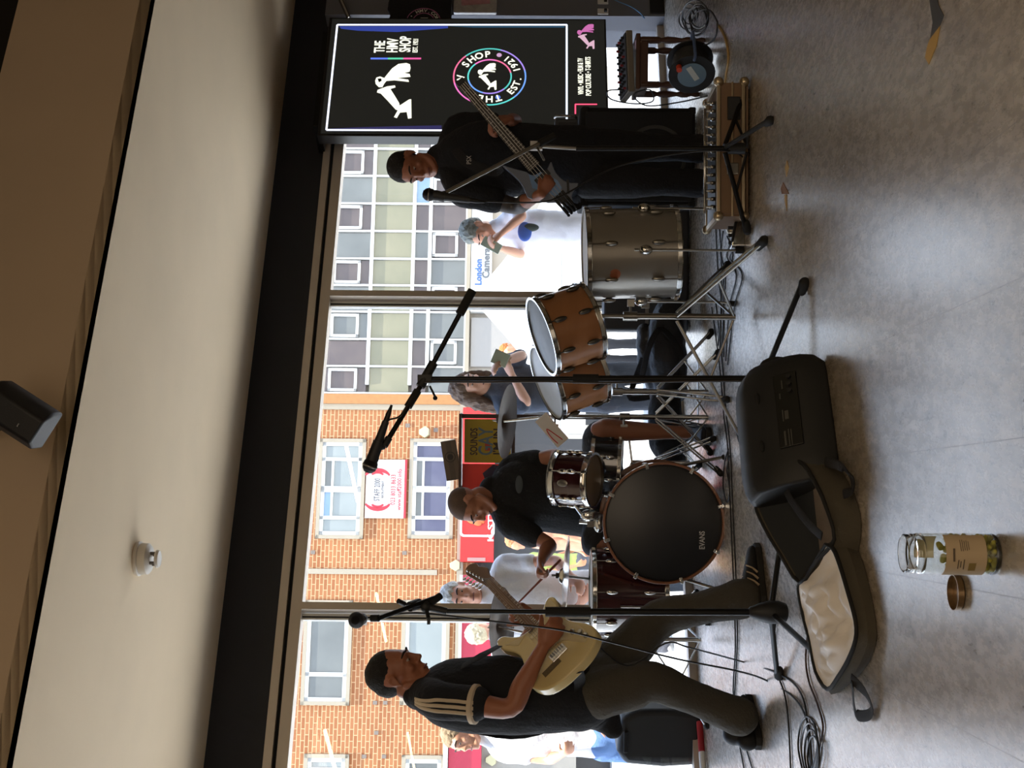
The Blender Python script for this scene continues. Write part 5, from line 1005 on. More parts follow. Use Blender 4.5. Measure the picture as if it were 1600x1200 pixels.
m_plug = mat('ear_plug_foam', '#9a9638', .9, var=.12, scale=60, bump=.2, bscale=900)
q = MB(); q.lathe([(0, -.010), (.0055, -.010), (.0066, -.008), (.0062, .002), (.0052, .008), (.003, .0105), (0, .011)], Matrix.Identity(4), seg=12); pl0 = q.build('ear_plug', m_plug, smooth='auto', label='yellow-green foam ear plug heaped inside the clear jar', cat='ear plug', group='foam ear plugs in the jar')
rg = random.Random(5); first = True
for L in range(8):
    for (rr, nn) in ((.0305, 9), (.0150, 4)):
        for k in range(nn):
            if L == 7 and rg.random() < .5: continue
            o = pl0 if first else pl0.copy()
            if not first: COL.objects.link(o)
            first = False; a = 2*PI*k/nn + L*.35 + rg.uniform(-.1, .1); o.location = jc + V(rr*math.cos(a), rr*math.sin(a), .0135 + L*.0128 + rg.uniform(-.001, .001))
            o.rotation_euler = (PI/2 + rg.uniform(-.4, .4), rg.uniform(-.3, .3), a + (PI/2 if rg.random() < .7 else rg.uniform(-.6, .6)) + PI/2*0)
lc = fl(1500, 926); q = MB(); q.lathe([(0, .001), (.036, .001), (.0385, .003), (.0385, .016), (.0372, .016), (.0368, .004), (0, .0035)], Matrix.Translation(lc), seg=48); q.build('jar_lid', mat('bronze_lid', '#8b7355', .3, metal=.7), smooth='auto', label='upturned bronze screw lid lying on the floor beside the clear jar', cat='lid')
# flight case with rows of plugs
cl, cr = fl(1172, 338), fl(1172, 128); xd = (cr-cl).normalized(); yd = V(-xd.y, xd.x, 0); Wc = (cr-cl).length; Mc = rotm(xd, yd, V(0, 0, 1), cl)
t = thing('flight_case', 'open wooden flight case holding a row of chrome plugs at the bassist\'s feet', 'case', (cl+cr)/2)
m_ply = mat('varnished_ply', '#7a6048', .5, var=.15, scale=3, stretch=(1, 10, 10)); m_alu = mat('aluminium_edge', '#b9a98e', .3, metal=.8)
Dc, Hc = .34, .135
for nm, c, s in (('side_panel', (Wc/2, .006, Hc/2+.01), (Wc-.02, .009, Hc-.02)), ('side_panel', (Wc/2, Dc-.006, Hc/2+.01), (Wc-.02, .009, Hc-.02)), ('side_panel', (.006, Dc/2, Hc/2+.01), (.009, Dc-.02, Hc-.02)), ('side_panel', (Wc-.006, Dc/2, Hc/2+.01), (.009, Dc-.02, Hc-.02)), ('base_panel', (Wc/2, Dc/2, .012), (Wc-.01, Dc-.01, .01))):
    q = MB(); q.box(c, s, m=Mc); q.build(nm, m_ply, t)
for (c, s) in (((Wc/2, 0, Hc), (Wc, .022, .014)), ((Wc/2, 0, .03), (Wc, .022, .014)), ((Wc/2, 0, Hc*.56), (Wc, .012, .008)), ((Wc/2, Dc, Hc), (Wc, .022, .014)), ((0, Dc/2, Hc), (.022, Dc, .014)), ((Wc, Dc/2, Hc), (.022, Dc, .014))):
    q = MB(); q.box(c, s, m=Mc); q.build('edge_strip', m_alu, t, bevel=.002)
for x in (0, Wc):
    for y in (0, Dc):
        for z in (Hc, .025): q = MB(); q.ell((x, y, z), (.022, .022, .022), m=Mc); q.build('ball_corner', m_alu, t, smooth=True)
q = MB(); q.box((Wc*.80, -.006, .07), (.10, .012, .055), m=Mc); q.build('recessed_handle', m_bp, t, bevel=.004)
q = MB(); q.box((Wc*.35, -.006, .075), (.05, .012, .05), m=Mc); q.build('butterfly_latch', m_chrd, t, bevel=.004)
q = MB(); q.box((Wc*.45, Dc*.5, Hc-.005), (Wc*.86, Dc*.7, .02), m=Mc); md_ = q.build('mixer_deck', mat('deck_black', '#141414', .4), t, bevel=.003)
for k in range(14):
    q = MB(); x = .05+k*(Wc*.78)/13; q.lathe([(.0085, 0), (.0095, .006), (.0095, .016), (.006, .02), (.006, .038), (.008, .040), (.0075, .046)], Mc @ Matrix.Translation(V(x, .06, Hc+.005)), seg=14); q.build('jack_plug', m_chr, md_, smooth='auto')
q = MB(); q.tube([Mc @ V(.02, .05, Hc+.05), Mc @ V(Wc*.82, .05, Hc+.05)], .006); q.build('guard_bar', m_chr, md_, smooth=True)
# pedal
pc = fl(1162, 368); t = thing('effects_pedal', 'small silver foot pedal on the floor at the end of the flight case', 'pedal', pc); Mp2 = Matrix.Translation(pc) @ Matrix.Rotation(.25, 4, 'Z')
q = MB(); q.prism([(-.06, 0), (.06, 0), (.06, .035), (-.06, .06)], .075, Mp2 @ Matrix.Rotation(PI/2, 4, 'X') @ Matrix.Translation(V(0, 0, -.04))); q.build('housing', m_chr, t, bevel=.004)
for x in (-.035, .0, .035): q = MB(); q.cyl(Mp2 @ V(x, .0, .04), Mp2 @ V(x, .0, .068), .008); q.build('control_knob', m_bp, t, smooth='auto')
q = MB(); q.box((0, -.02, .045), (.10, .03, .012), m=Mp2 @ Matrix.Rotation(.2, 4, 'Y')); q.build('treadle', m_rub, t, bevel=.002)
# bass amplifier
a0, a1 = at(1090, 168, 7.15), at(1090, 322, 7.15); ac = V((a0.x+a1.x)/2, 7.15+.19, 0); w = abs(a0.x-a1.x); h = at(906, 240, 7.15).z
t = thing('bass_cabinet', 'large black bass speaker cabinet behind the bass player', 'loudspeaker', ac)
q = MB(); q.box((ac.x, ac.y, h/2+.006), (w, .36, h-.012)); q.build('cabinet', mat('carpet_black', '#1b1b1c', .9, bump=.5, bscale=500), t, bevel=.012)
q = MB(); q.box((ac.x, ac.y-.182, h/2), (w-.05, .012, h-.06)); gr = q.build('grille', mat('grille_black', '#1f2023', .7), t, bevel=.004)
q = MB(); q.lathe([(.155, 0), (.175, .004), (.175, .009), (.155, .009)], along(V(ac.x-.0, ac.y-.188, h*.36), V(0, -1, 0)), seg=40, closed=True); q.build('speaker_ring', mat('ring_grey', '#2c2c2c', .5), gr, smooth='auto')
for sx in (-1, 1):
    for z in (.03, h-.03): q = MB(); q.box((ac.x+sx*(w/2-.015), ac.y-.17, z), (.04, .03, .04)); q.build('corner_cap', m_rub, t, bevel=.008)
hc_ = V(at(884, 205, 7.15).x, 7.3, h); t = thing('amplifier_head', 'small grey amplifier with a frame handle on top of the bass cabinet', 'amplifier', hc_)
q = MB(); q.box((hc_.x-.02, hc_.y, h+.075), (.20, .2, .13)); q.build('chassis', mat('amp_grey', '#3a3b3c', .45, metal=.4), t, bevel=.006)
q = MB(); q.box((hc_.x-.02, hc_.y-.103, h+.07), (.16, .006, .10)); q.build('front_panel', m_bp, t)
for sx in (-1, 1): q = MB(); q.tube([V(hc_.x-.02+sx*.105, hc_.y-.10, h+.02), V(hc_.x-.02+sx*.105, hc_.y-.15, h+.03), V(hc_.x-.02+sx*.105, hc_.y-.15, h+.13), V(hc_.x-.02+sx*.105, hc_.y-.10, h+.14)], .008); q.build('frame_handle', m_chrd, t, smooth=True)
for k in range(4): q = MB(); q.cyl(V(hc_.x-.07+k*.03, hc_.y-.105, h+.10), V(hc_.x-.07+k*.03, hc_.y-.12, h+.10), .008); q.build('control_knob', m_chrd, t, smooth='auto')
# ------------------------------------------------------------------ lit screen
OFF = .34
def sp(x, y, o=0): return onw(x, y, OFF+o)
def em(name, col, st=1.0, base='#050505'): return mat(name, base, .35, emit=col, es=st)
tl, tr_, blk, brk = sp(505, 212), sp(520, 28), sp(948.5, 28), sp(948.5, 212); s0, s1 = ws(sp(700, 213)), ws(sp(700, 28)); z0, z1 = sp(948.5, 100).z, sp(507, 208).z+.045
t = thing('display_screen', 'tall black advertising screen with a glowing border, dog and gramophone emblem and ring logo', 'screen', wpt((s0+s1)/2, z0, OFF))
q = MB(); q.slab(wpt(s0, z0, OFF-.09), wpt(s1, z0, OFF-.09), wpt(s1, z1, OFF-.09), wpt(s0, z1, OFF-.09), WN, .088); q.build('casing', mat('screen_casing', '#131315', .35), t, bevel=.004)
q = MB(); q.slab(wpt(s0+.015, z0+.012, OFF), wpt(s1-.015, z0+.012, OFF), wpt(s1-.015, z1-.02, OFF), wpt(s0+.015, z1-.02, OFF), WN, .001); scn = q.build('screen_glass', em('screen_dark', '#22221f', .75), t)
q = MB(); q.slab(wpt(s0+.1, z1, .02), wpt(s1-.1, z1, .02), wpt(s1-.1, z1, OFF-.03), wpt(s0+.1, z1, OFF-.03), (0, 0, 1), .04); q.build('wall_bracket', m_bm, t)
def spoly(nm, pts, m, o=.0025, par=None):
    q = MB(); P = [sp(x, y, o) for x, y in pts]; v = [q.bm.verts.new(p) for p in P]; v2 = [q.bm.verts.new(p+WN*.0008) for p in P]; q.bm.faces.new(v); q.bm.faces.new(v2[::-1])
    for i in range(len(P)): q.bm.faces.new((v[i], v[(i+1) % len(P)], v2[(i+1) % len(P)], v2[i]))
    return q.build(nm, m, par or t)
SCW = (s0, s1)
def line(x0, y0, x1, y1, w, m, o=.0025, nm='border_line'):
    a, b = sp(x0, y0, o), sp(x1, y1, o); d = (b-a).normalized(); n = WN.cross(d)*w/2; q = MB(); q.slab(a-n, b-n, b+n, a+n, WN, .0008); return q.build(nm, m, t)
e_w = em('led_white', '#e6ecff', 2.2); e_c = em('led_cream', '#f3f3df', 1.5); e_b = em('led_blue', '#3c4fae', .8); e_p = em('led_violet', '#3a3768', .8)
line(527, 38.8, 886, 38.8, .012, e_w); line(510, 203, 886, 204.5, .012, e_w); line(510, 203, 527, 38.8, .012, e_w); line(885.5, 38.5, 885.5, 204.5, .012, em('led_ice', '#cfe6ff', 2.4))
spoly('border_glow', [(530, 41), (700, 40.5), (700, 44), (620, 50), (560, 48), (533, 45)], e_b, .0018); spoly('border_glow', [(516, 201), (690, 203), (690, 196), (640, 197), (560, 199)], e_p, .0018); spoly('border_glow', [(700, 41), (882, 41), (882, 43), (740, 43)], em('led_teal', '#2f5a78', .8), .0018)
spoly('border_glow', [(800, 203.5), (882, 203.5), (882, 199), (830, 196), (800, 198)], em('led_violet2', '#4a46a0', .9), .0018)
c4 = lambda *p: [(480+x/4, y/4) for x, y in p]
spoly('dog_emblem', c4((425, 505), (432, 485), (455, 478), (482, 488), (500, 465), (530, 428), (570, 400), (620, 394), (642, 402), (646, 425), (640, 448), (605, 456), (640, 462), (646, 480), (560, 488), (632, 498), (636, 512), (545, 502), (495, 506), (480, 525), (470, 545), (448, 545), (428, 525)), e_c)
spoly('dog_ear', c4((440, 492), (462, 490), (466, 505), (448, 515)), em('screen_black', '#0c0c0c', .3), .0035)
spoly('gramophone_emblem', c4((436, 578), (440, 562), (500, 540), (548, 534), (552, 546), (520, 556), (548, 600), (575, 645), (578, 660), (636, 622), (650, 620), (652, 738), (630, 742), (622, 700), (580, 704), (560, 738), (542, 732), (566, 690), (552, 684), (505, 632), (460, 585)), e_c)
bar = (('#5a78e0', 579, 606), ('#58c9a0', 606, 630), ('#e0589a', 630, 658))
for i, (cc, xa, xb) in enumerate(bar): line(xa, 91.5, xb, 91.5, .014, em('bar_%d' % i, cc, 1.3), nm='colour_bar')
def stxt(body, x, y, hpx, wpx, m, nm='lettering', rot=0, bold=1, o=.003):
    cap = hpx/232; return text(nm, body, m, t, rotm(WD, V(0, 0, 1), WN, sp(x, y, o)) @ Matrix.Rotation(rot, 4, 'Z'), cap/.70, w=wpx/232*1.08, bold=bold)
stxt('THE', 594, 73, 16, 22, e_c); stxt('HMV', 614, 71, 17, 26, e_c); stxt('SHOP', 634, 69, 17, 29, e_c); stxt('EST. 1921', 649.5, 71, 7.5, 25, e_c)
lc_ = sp(765, 119.5, .0025); Rr = .237; cols = [em('ring_%d' % i, c, 1.4) for i, c in enumerate(('#e070b8', '#58c8c0', '#6a9ae8', '#9a80d8', '#4fb8b0', '#e06a90'))]
for rad, wd, of in ((Rr, .010, 0), (Rr*.60, .010, 2)):
    n = 60
    for j in range(6):
        q = MB()
        for k in range(10):
            a0 = 2*PI*(j*10+k)/n + 1.8; a1 = a0+2*PI/n; P = lambda a, r: lc_ + WD*(r*math.cos(a)) + V(0, 0, r*math.sin(a))
            q.slab(P(a0, rad-wd/2), P(a1, rad-wd/2), P(a1, rad+wd/2), P(a0, rad+wd/2), WN, .0008)
        q.build('logo_ring', cols[(j+of) % 6], t)
def arc_text(s, a_start, a_step, rad, size, inward=False):
    for i, ch in enumerate(s):
        if ch == ' ': continue
        a = a_start + a_step*i; p = lc_ + WD*(rad*math.cos(a)) + V(0, 0, rad*math.sin(a)) + WN*.0006
        text('ring_letter', ch, e_c, t, rotm(WD, V(0, 0, 1), WN, p) @ Matrix.Rotation(a + (PI/2 if inward else -PI/2), 4, 'Z'), size, bold=1)
arc_text('THE HMV SHOP', R(198), -R(17.5), Rr*.79, .072); arc_text('EST. 1921', R(228), R(12), Rr*.80, .066, True)
for x, y, cc in ((780, 86, '#c9a0c9'), (778, 152, '#5f80d8')): q = MB(); q.lathe([(0, 0), (.017, 0), (.017, .0008), (0, .0008)], rotm(WD, V(0, 0, 1), WN, sp(x, y, .0025)), seg=20); q.build('logo_dot', em('dot'+cc[1:], cc, 1.1), t)
c8 = lambda pts, k=.60, ox=750.5, oy=121: [(ox + (x-452)*.25*k*.92, oy + (y-505)*.25*k*.86) for x, y in pts]
DG = ((425, 505), (432, 485), (455, 478), (482, 488), (500, 465), (530, 428), (570, 400), (620, 394), (642, 402), (640, 448), (605, 456), (640, 462), (646, 480), (560, 488), (632, 498), (636, 512), (545, 502), (495, 506), (480, 525), (470, 545), (448, 545), (428, 525))
GRm = ((436, 578), (440, 562), (500, 540), (548, 534), (552, 546), (520, 556), (548, 600), (575, 645), (578, 660), (636, 622), (650, 620), (652, 738), (630, 742), (622, 700), (580, 704), (560, 738), (542, 732), (566, 690), (552, 684), (505, 632), (460, 585))
spoly('dog_emblem', c8(DG, .56, 750, 112), e_c, .003); spoly('gramophone_emblem', c8(GRm, .56, 750, 112), e_c, .003)
e_pk = em('led_pink', '#c46aa8', 1.1); e_pp = em('led_pale_pink', '#d9b0c4', 1.1); spoly('dog_emblem', c8(DG, .52, 905, 50), e_pk, .003); spoly('gramophone_emblem', c8(GRm, .52, 905, 50), e_pp, .003)
stxt('VINYL \u2022 MUSIC \u2022 FILM & TV', 907.5, 119, 8, 66, e_c); stxt('POP CULTURE \u2022 T-SHIRTS', 919.5, 119, 8, 70, e_c)
e_r = em('led_red', '#ff4a6a', 2.0); line(898.5, 163, 933, 163, .009, e_r); line(899, 163, 899, 178, .009, e_r)
# gear right of the screen
m_tw = mat('turned_oak', '#4a2c20', .4, var=.25, scale=5, coat=.3)
st = fl(1097, 106); w_ = .30; t = thing('wooden_stool', 'small dark oak stool with turned legs under the mixing desk', 'stool', st); hz = .943-(991-828)*st.y/2000
q = MB(); q.box((st.x, st.y, hz-.012), (w_, .28, .024)); q.build('seat', m_tw, t, bevel=.005); q = MB(); q.box((st.x, st.y, hz-.045), (w_-.03, .25, .045)); q.build('apron', m_tw, t, bevel=.003)
for sx in (-1, 1):
    for sy in (-1, 1):
        q = MB(); q.lathe([(.012, 0), (.016, .02), (.010, .045), (.018, .07), (.018, .10), (.011, .125), (.017, .16), (.020, .20), (.012, .235), (.019, .25), (.019, hz-.03)], Matrix.Translation(V(st.x+sx*(w_/2-.03), st.y+sy*.11, 0)), seg=18); q.build('leg', m_tw, t, smooth='auto')
    q = MB(); q.box((st.x+sx*(w_/2-.03), st.y, .085), (.018, .22, .02)); q.build('stretcher', m_tw, t)
t = thing('mixing_desk', 'grey mixing desk with knobs tilted on the small oak stool', 'mixer', V(st.x, st.y, hz)); Mm = Matrix.Translation(V(st.x, st.y-.01, hz+.024)) @ Matrix.Rotation(-.05, 4, 'Y') @ Matrix.Rotation(.10, 4, 'X')
q = MB(); q.box((0, 0, .018), (.33, .26, .034), m=Mm); q.build('chassis', mat('mixer_grey', '#7d776d', .45, metal=.3), t, bevel=.004); q = MB(); q.box((0, .0, .037), (.31, .24, .006), m=Mm); dk = q.build('control_surface', m_bp, t)
for ix in range(9):
    for iy in range(4): q = MB(); q.cyl(Mm @ V(-.135+ix*.034, -.08+iy*.05, .04), Mm @ V(-.135+ix*.034, -.08+iy*.05, .056), .007, seg=10); q.build('control_knob', mat('knob_red', '#8a2a30', .5) if (ix+iy) % 5 == 0 else m_bp, dk, smooth='auto')
# cable reel
rc = fl(1118, 104); rr_ = .115; rc = V(rc.x, rc.y, rr_+.01); axr = V(-.75, -.62, 0).normalized(); t = thing('cable_reel', 'black extension cable reel with a pale blue round face in front of the oak stool', 'cable reel', V(rc.x, rc.y, 0)); Mr = along(rc-axr*.06, axr, V(0, 0, 1))
for z in (0, .12): q = MB(); q.lathe([(.02, z), (rr_, z), (rr_+.003, z+.004), (rr_, z+.008), (.02, z+.008)], Mr, seg=40, closed=True); q.build('flange', m_bp, t, smooth='auto')
q = MB(); q.lathe([(0, .129), (.07, .129), (.072, .133), (0, .137)], Mr, seg=36); q.build('face_plate', mat('pale_blue_face', '#6f8ba3', .35), t, smooth='auto'); q = MB(); q.box((.01, -.01, .138), (.09, .028, .002), m=Mr @ Matrix.Rotation(.6, 4, 'Z')); q.build('face_label', mat('face_white', '#c9d2d6', .5), t)
q = MB()
for k in range(9): q.lathe([(.085+.008*math.cos(a), .012+k*.012+.007*math.sin(a)) for a in [2*PI*j/8 for j in range(8)]], Mr, seg=32, closed=True)
o = q.build('wound_cable', m_cab, t, smooth=True); o['kind'] = 'stuff'
q = MB(); q.tube([Mr @ V(rr_*.9, .0, .15), Mr @ V(rr_*1.25, 0, .15), Mr @ V(rr_*1.3, 0, -.02), Mr @ V(rr_*.9, 0, -.02)], .008, sub=3); q.build('carry_frame', mat('frame_blue', '#4a5e86', .4), t, smooth=True); q = MB(); q.cyl(Mr @ V(.05, .07, .13), Mr @ V(.05, .07, .16), .014); q.build('reset_button', mat('orange_button', '#d0452a', .4), t, smooth='auto')
# shirt, packet, sockets on the pier
t = thing('hanging_tshirt', 'black T-shirt with a pink ring logo hanging right of the screen', 'T-shirt', onw(660, 30, .20)); c = onw(662, 37, .2); Mt = rotm(WD, V(0, 0, 1), WN, c)
q = MB(); q.prism([(-.16, -.19), (.30, -.19), (.30, .12), (.38, .06), (.44, .14), (.30, .24), (.12, .26), (.06, .235), (0, .26), (-.12, .22), (-.16, .1)], .02, Mt); q.organic('fabric', fab('#15151a'), t, voxel=.008, disp=.004)
q = MB()
for r1 in (.118, .075): q.lathe([(r1-.004, 0), (r1, 0), (r1, .002), (r1-.004, .002)], Mt @ Matrix.Translation(V(0, 0, .024)), seg=48, closed=True); q.build('ring_print', mat('print_pink', '#c878a8', .6), t); q = MB()
for i, ch in enumerate('HMV SHOP \u2022 HMV.COM'):
    if ch == ' ': continue
    a = R(215) - R(17)*i; text('print_letter', ch, mat('print_white', '#d9d9d2', .7), t, Mt @ Matrix.Translation(V(.095*math.cos(a), .095*math.sin(a), .024)) @ Matrix.Rotation(a-PI/2, 4, 'Z'), .036, bold=1)
q = MB(); q.prism([(-.03, -.03), (.03, -.03), (.03, .02), (0, .03), (-.03, .015)], .002, Mt @ Matrix.Translation(V(0, 0, .024))); q.build('print_dog', MATS['print_white'], t)
t = thing('plastic_packet', 'shiny clear packet with red and white print hanging below the black T-shirt', 'packet', onw(743, 15, .16)); Mt = rotm(WD, V(0, 0, 1), WN, onw(743, 2, .14))
q = MB(); q.prism(rrect(.125, .15, .01), .02, Mt); q.build('sleeve', mat('packet_silver', '#a8a5a4', .2, var=.5, scale=16, bump=.5, bscale=25), t, smooth='auto'); q = MB(); q.box((.0, .0, .021), (.10, .2, .002), m=Mt @ Matrix.Rotation(.1, 4, 'Z')); q.build('print', mat('packet_red', '#b08088', .4, var=.4, scale=30), t)
for i, (x, y) in enumerate(((942, 19), (942, 3))):
    t = thing('wall_socket', ('white wall socket with a black flex, nearer the screen', 'white wall socket holding a black plug at the picture\'s edge')[i], 'socket', onw(x, y, .12)); Mt = rotm(WD, V(0, 0, 1), WN, onw(x, y, .12)); q = MB(); q.box((0, 0, .005), (.052, .075, .01), m=Mt); q.build('face_plate', mat('socket_white', '#e2e2e0', .35), t, bevel=.003); q = MB(); q.box((0, -.018, .016), (.02, .022, .022), m=Mt); q.build('plug', m_bp, t, bevel=.003)
cable('wall_cable', 'blue cable hanging in a curve on the grey pier below the white sockets', [onw(950, -6, .14), onw(965, 2, .15), onw(985, 10, .15), onw(1000, 20, .16), onw(1007, 29, .17)], .004, mat('blue_cable', '#5f88ad', .5))
# cases and bags at the window foot
c = at(1010, 410, 7.45); c = V(c.x, 7.52, 0); t = thing('equipment_case', 'black hard equipment case standing behind the silver floor tom', 'case', c); w = .80; h = .50
q = MB(); q.box((c.x, c.y, h/2+.004), (w, .22, h-.01)); q.build('shell', mat('case_slate', '#33363c', .6, bump=.1, bscale=300), t, bevel=.015); q = MB(); q.box((c.x, c.y-.113, h*.5), (w-.03, .006, .02)); q.build('edge_strip', m_chrd, t)
for sx in (-.25, .25): q = MB(); q.box((c.x+sx, c.y-.118, h*.52), (.04, .012, .05)); q.build('latch', m_chrd, t, bevel=.003)
def soft_bag(nm, label, pts, m, straps, base):
    t = thing(nm, label, 'bag', base); q = MB()
    for p in pts: q.limb(p, seg=16, sub=3, up=V(0, -1, 0))
    q.organic('bag_body', m, t, voxel=.009, it=6, disp=.012, dscale=.11)
    for s in straps: q = MB(); q.tube(s, .016, seg=8, flat=.2, up=V(0, -1, .2), sub=4); q.build('strap', MATS['black_webbing'], t)
    return t
m_ny = mat('black_nylon', '#16181f', .6, bump=.4, bscale=40, var=.2)
soft_bag('gig_bag', 'black padded gig bag slumped against the window behind the wooden toms', [[tp(at(1048, 486, 7.0), .09, .10), tp(at(1042, 545, 6.98), .11, .12), tp(at(1048, 608, 7.0), .09, .10)], [tp(at(1008, 520, 7.06), .05, .06), tp(at(1012, 560, 7.04), .06, .07), tp(at(1022, 600, 7.05), .05, .06)]], m_ny,
    [[at(1003, 590, 6.95), at(1015, 540, 6.86), at(1035, 515, 6.84), at(1066, 560, 6.86), at(1060, 620, 6.9)], [at(1015, 620, 6.95), at(985, 622, 7.0), at(990, 600, 7.05), at(1005, 560, 6.98)]], fl(1078, 545))
soft_bag('holdall', 'dark holdall on the floor behind the drummer\'s bare shin', [[tp(at(1040, 632, 6.98), .09, .12), tp(at(1040, 690, 7.0), .09, .12), tp(at(1052, 720, 7.0), .07, .10)]], fab('#1a1b1e'), [], fl(1085, 670))
c = fl(1096, 1150); t = thing('loudspeaker', 'black rounded loudspeaker on the floor behind the guitarist\'s rear leg', 'loudspeaker', c); Ms = Matrix.Translation(V(c.x, c.y+.13, 0)) @ Matrix.Rotation(-.12, 4, 'Z')
q = MB(); q.prism([(-.15, 0), (.14, 0), (.155, .18), (.15, .34), (.10, .43), (-.08, .445), (-.15, .40), (-.165, .2)], .26, Ms @ Matrix.Rotation(PI/2, 4, 'X') @ Matrix.Translation(V(0, 0, -.13))); q.build('cabinet', MATS['monitor_black'], t, smooth='auto', bevel=.03)
q = MB(); q.box((-.02, -.135, .40), (.12, .02, .025), m=Ms); q.build('handle', m_rub, t, bevel=.008)
q = MB(); a, b = fl(1093, 1128, .02), fl(1100, 1215, .02); m1 = a.lerp(b, .55); q.cyl(a, m1, .017); o = q.build('barrier_pole', mat('pole_red', '#a3222a', .4), smooth='auto', label='red and white striped pole on the floor by the window at the left', cat='pole'); q = MB(); q.cyl(m1, b, .0172); WM[o.name] = Matrix.Identity(4); q.build('white_band', mat('pole_white', '#d9d9d9', .4), o, smooth='auto')
q = MB(); a, b = fl(1090, 560), fl(1090, 662); q.slab(a, b, b+V(0, -.04, 0), a+V(0, -.04, 0), (0, 0, 1), .003); q.build('paper_strip', MATS['card_white'], label='white paper strip on the floor behind the drum stands', cat='paper')
# display rack with banner and box
DYy = 7.28; p0, p1 = at(722, 650, DYy), at(722, 762, DYy); t = thing('display_rack', 'dark brown metal rack with a yellow poster by the window behind the drummer', 'rack', V((p0.x+p1.x)/2, DYy, 0)); m_rk = mat('rack_brown', '#3a2a24', .5, metal=.3); zb = at(802, 700, DYy).z
for x in (p0.x, p1.x): q = MB(); q.box((x, DYy, p0.z/2+.006), (.024, .024, p0.z-.01)); q.build('post', m_rk, t)
q = MB(); q.box(((p0.x+p1.x)/2, DYy, p0.z+.006), (abs(p0.x-p1.x)+.03, .16, .014)); q.build('top_shelf', m_rk, t); q = MB(); q.box(((p0.x+p1.x)/2, DYy, zb), (abs(p0.x-p1.x), .03, .02)); q.build('cross_bar', m_rk, t)
q = MB(); q.box(((p0.x+p1.x)/2, DYy, .12), (abs(p0.x-p1.x), .03, .02)); q.build('cross_bar', m_rk, t)
pc_ = at(762, 689, DYy-.015); t = thing('yellow_poster', 'yellow poster with SOUNDS GAY lettering hanging in the dark rack', 'poster', pc_); Mt = rotm(V(1, 0, 0), V(0, 0, 1), V(0, -1, 0), pc_); wp_ = 68/2000*DYy; hp = 66/2000*DYy
q = MB(); q.box((0, 0, 0), (wp_*1.0, hp*1.1, .004), m=Mt); q.build('sheet', mat('poster_yellow', '#a08a20', .6, var=.2, scale=9), t)
for s, x, col, hh, ww in (('SOUNDS', 741, '#3a2a28', 11, 42), ('GAY', 760, '#5a6d78', 22, 44), ("I'M IN", 777, '#32251f', 11, 40)):
    text('lettering', s, mat('ink'+col[1:], col, .6), t, rotm(V(1, 0, 0), V(0, 0, 1), V(0, -1, 0), at(x, 690, DYy-.018)), hh/2000*DYy/.7, w=ww/2000*DYy, bold=1)
q = MB(); q.box((-.03, .0, .003), (.05, .03, .001), m=Mt); q.build('red_patch', mat('ink_red', '#a8382c', .6), t)
pc_ = at(765, 745, DYy-.02); t = thing('red_poster', 'red poster with a dark silhouette behind the drummer\'s shoulder', 'poster', pc_); Mt = rotm(V(1, 0, 0), V(0, 0, 1), V(0, -1, 0), pc_)
q = MB(); q.box((0, -.01, 0), (40/2000*DYy, .33, .004), m=Mt); q.build('sheet', mat('poster_red', '#e23a30', .6, var=.1), t); q = MB(); q.prism([(-.06, -.17), (.03, -.17), (.07, -.02), (.02, .04), (-.03, .02), (-.065, -.05)], .002, Mt @ Matrix.Translation(V(0, 0, .002))); q.build('silhouette', mat('poster_plum', '#2c1f3a', .6), t)
c = at(706, 719, DYy); t = thing('cardboard_box', 'flat brown box with a round emblem leaning on the rack\'s top shelf', 'box', c); Mt = rotm(V(.985, 0, .17), V(-.17, 0, .985), V(0, -1, 0), V(c.x, c.y, p0.z+.013+.047)); q = MB(); q.box((0, 0, 0), (.225, .084, .06), m=Mt); q.build('carton', mat('card_brown', '#6a5d50', .8), t, bevel=.002)
q = MB(); q.lathe([(.026, 0), (.030, 0), (.030, .001), (.026, .001)], Mt @ Matrix.Translation(V(.02, 0, .0305)), seg=28, closed=True); q.lathe([(0, 0), (.017, 0), (.017, .001), (0, .001)], Mt @ Matrix.Translation(V(.02, 0, .0305)), seg=20); q.build('emblem', mat('card_dark', '#2e2a28', .7), t); q = MB(); q.box((0, .0, .0303), (.22, .03, .0006), m=Mt); q.build('band', mat('card_band', '#5a5148', .8), t)
# tape scraps
c8b = lambda *p: [(1200+x/2.667, y/2.667) for x, y in p]
def tape(label, pts, m, z=.0025, par=None):
    q = MB(); P = [fl(x, y, z) for x, y in pts]; q.prism([(p.x, p.y) for p in P], .0012, Matrix.Translation(V(0, 0, z-.002))); return q
m_ty = mat('tape_yellow', '#b08a3c', .5); m_tk = mat('tape_black', '#3a3836', .5)
t = thing('hazard_tape', 'torn piece of black and yellow hazard tape stuck to the floor near the right edge', 'tape', fl(1460, 40)); tape('', c8b((668, -20), (702, -20), (708, 20), (730, 65), (712, 110), (672, 165), (684, 95), (676, 40)), m_tk).build('black_stripe', m_tk, t); tape('', c8b((714, 108), (700, 190), (668, 268), (652, 240), (662, 190), (673, 163)), m_ty).build('yellow_stripe', m_ty, t)
for i, (pts, lb) in enumerate((([(1229, 250), (1232, 262), (1228, 276), (1226, 262)], 'small torn yellow tape scrap on the floor in front of the flight case'), ([(1223, 285), (1229, 296), (1232, 303), (1221, 303), (1219, 295)], 'small folded brown tape scrap on the floor beside the flight case shadow'), ([(1225, 304), (1229, 304), (1229, 330), (1226, 318)], 'thin pale tape strip on the floor below the folded scrap'))):
    tape('', pts, m_ty).build('tape_scrap', (m_ty, mat('tape_brown', '#7a5230', .6), m_ty)[i], label=lb, cat='tape')
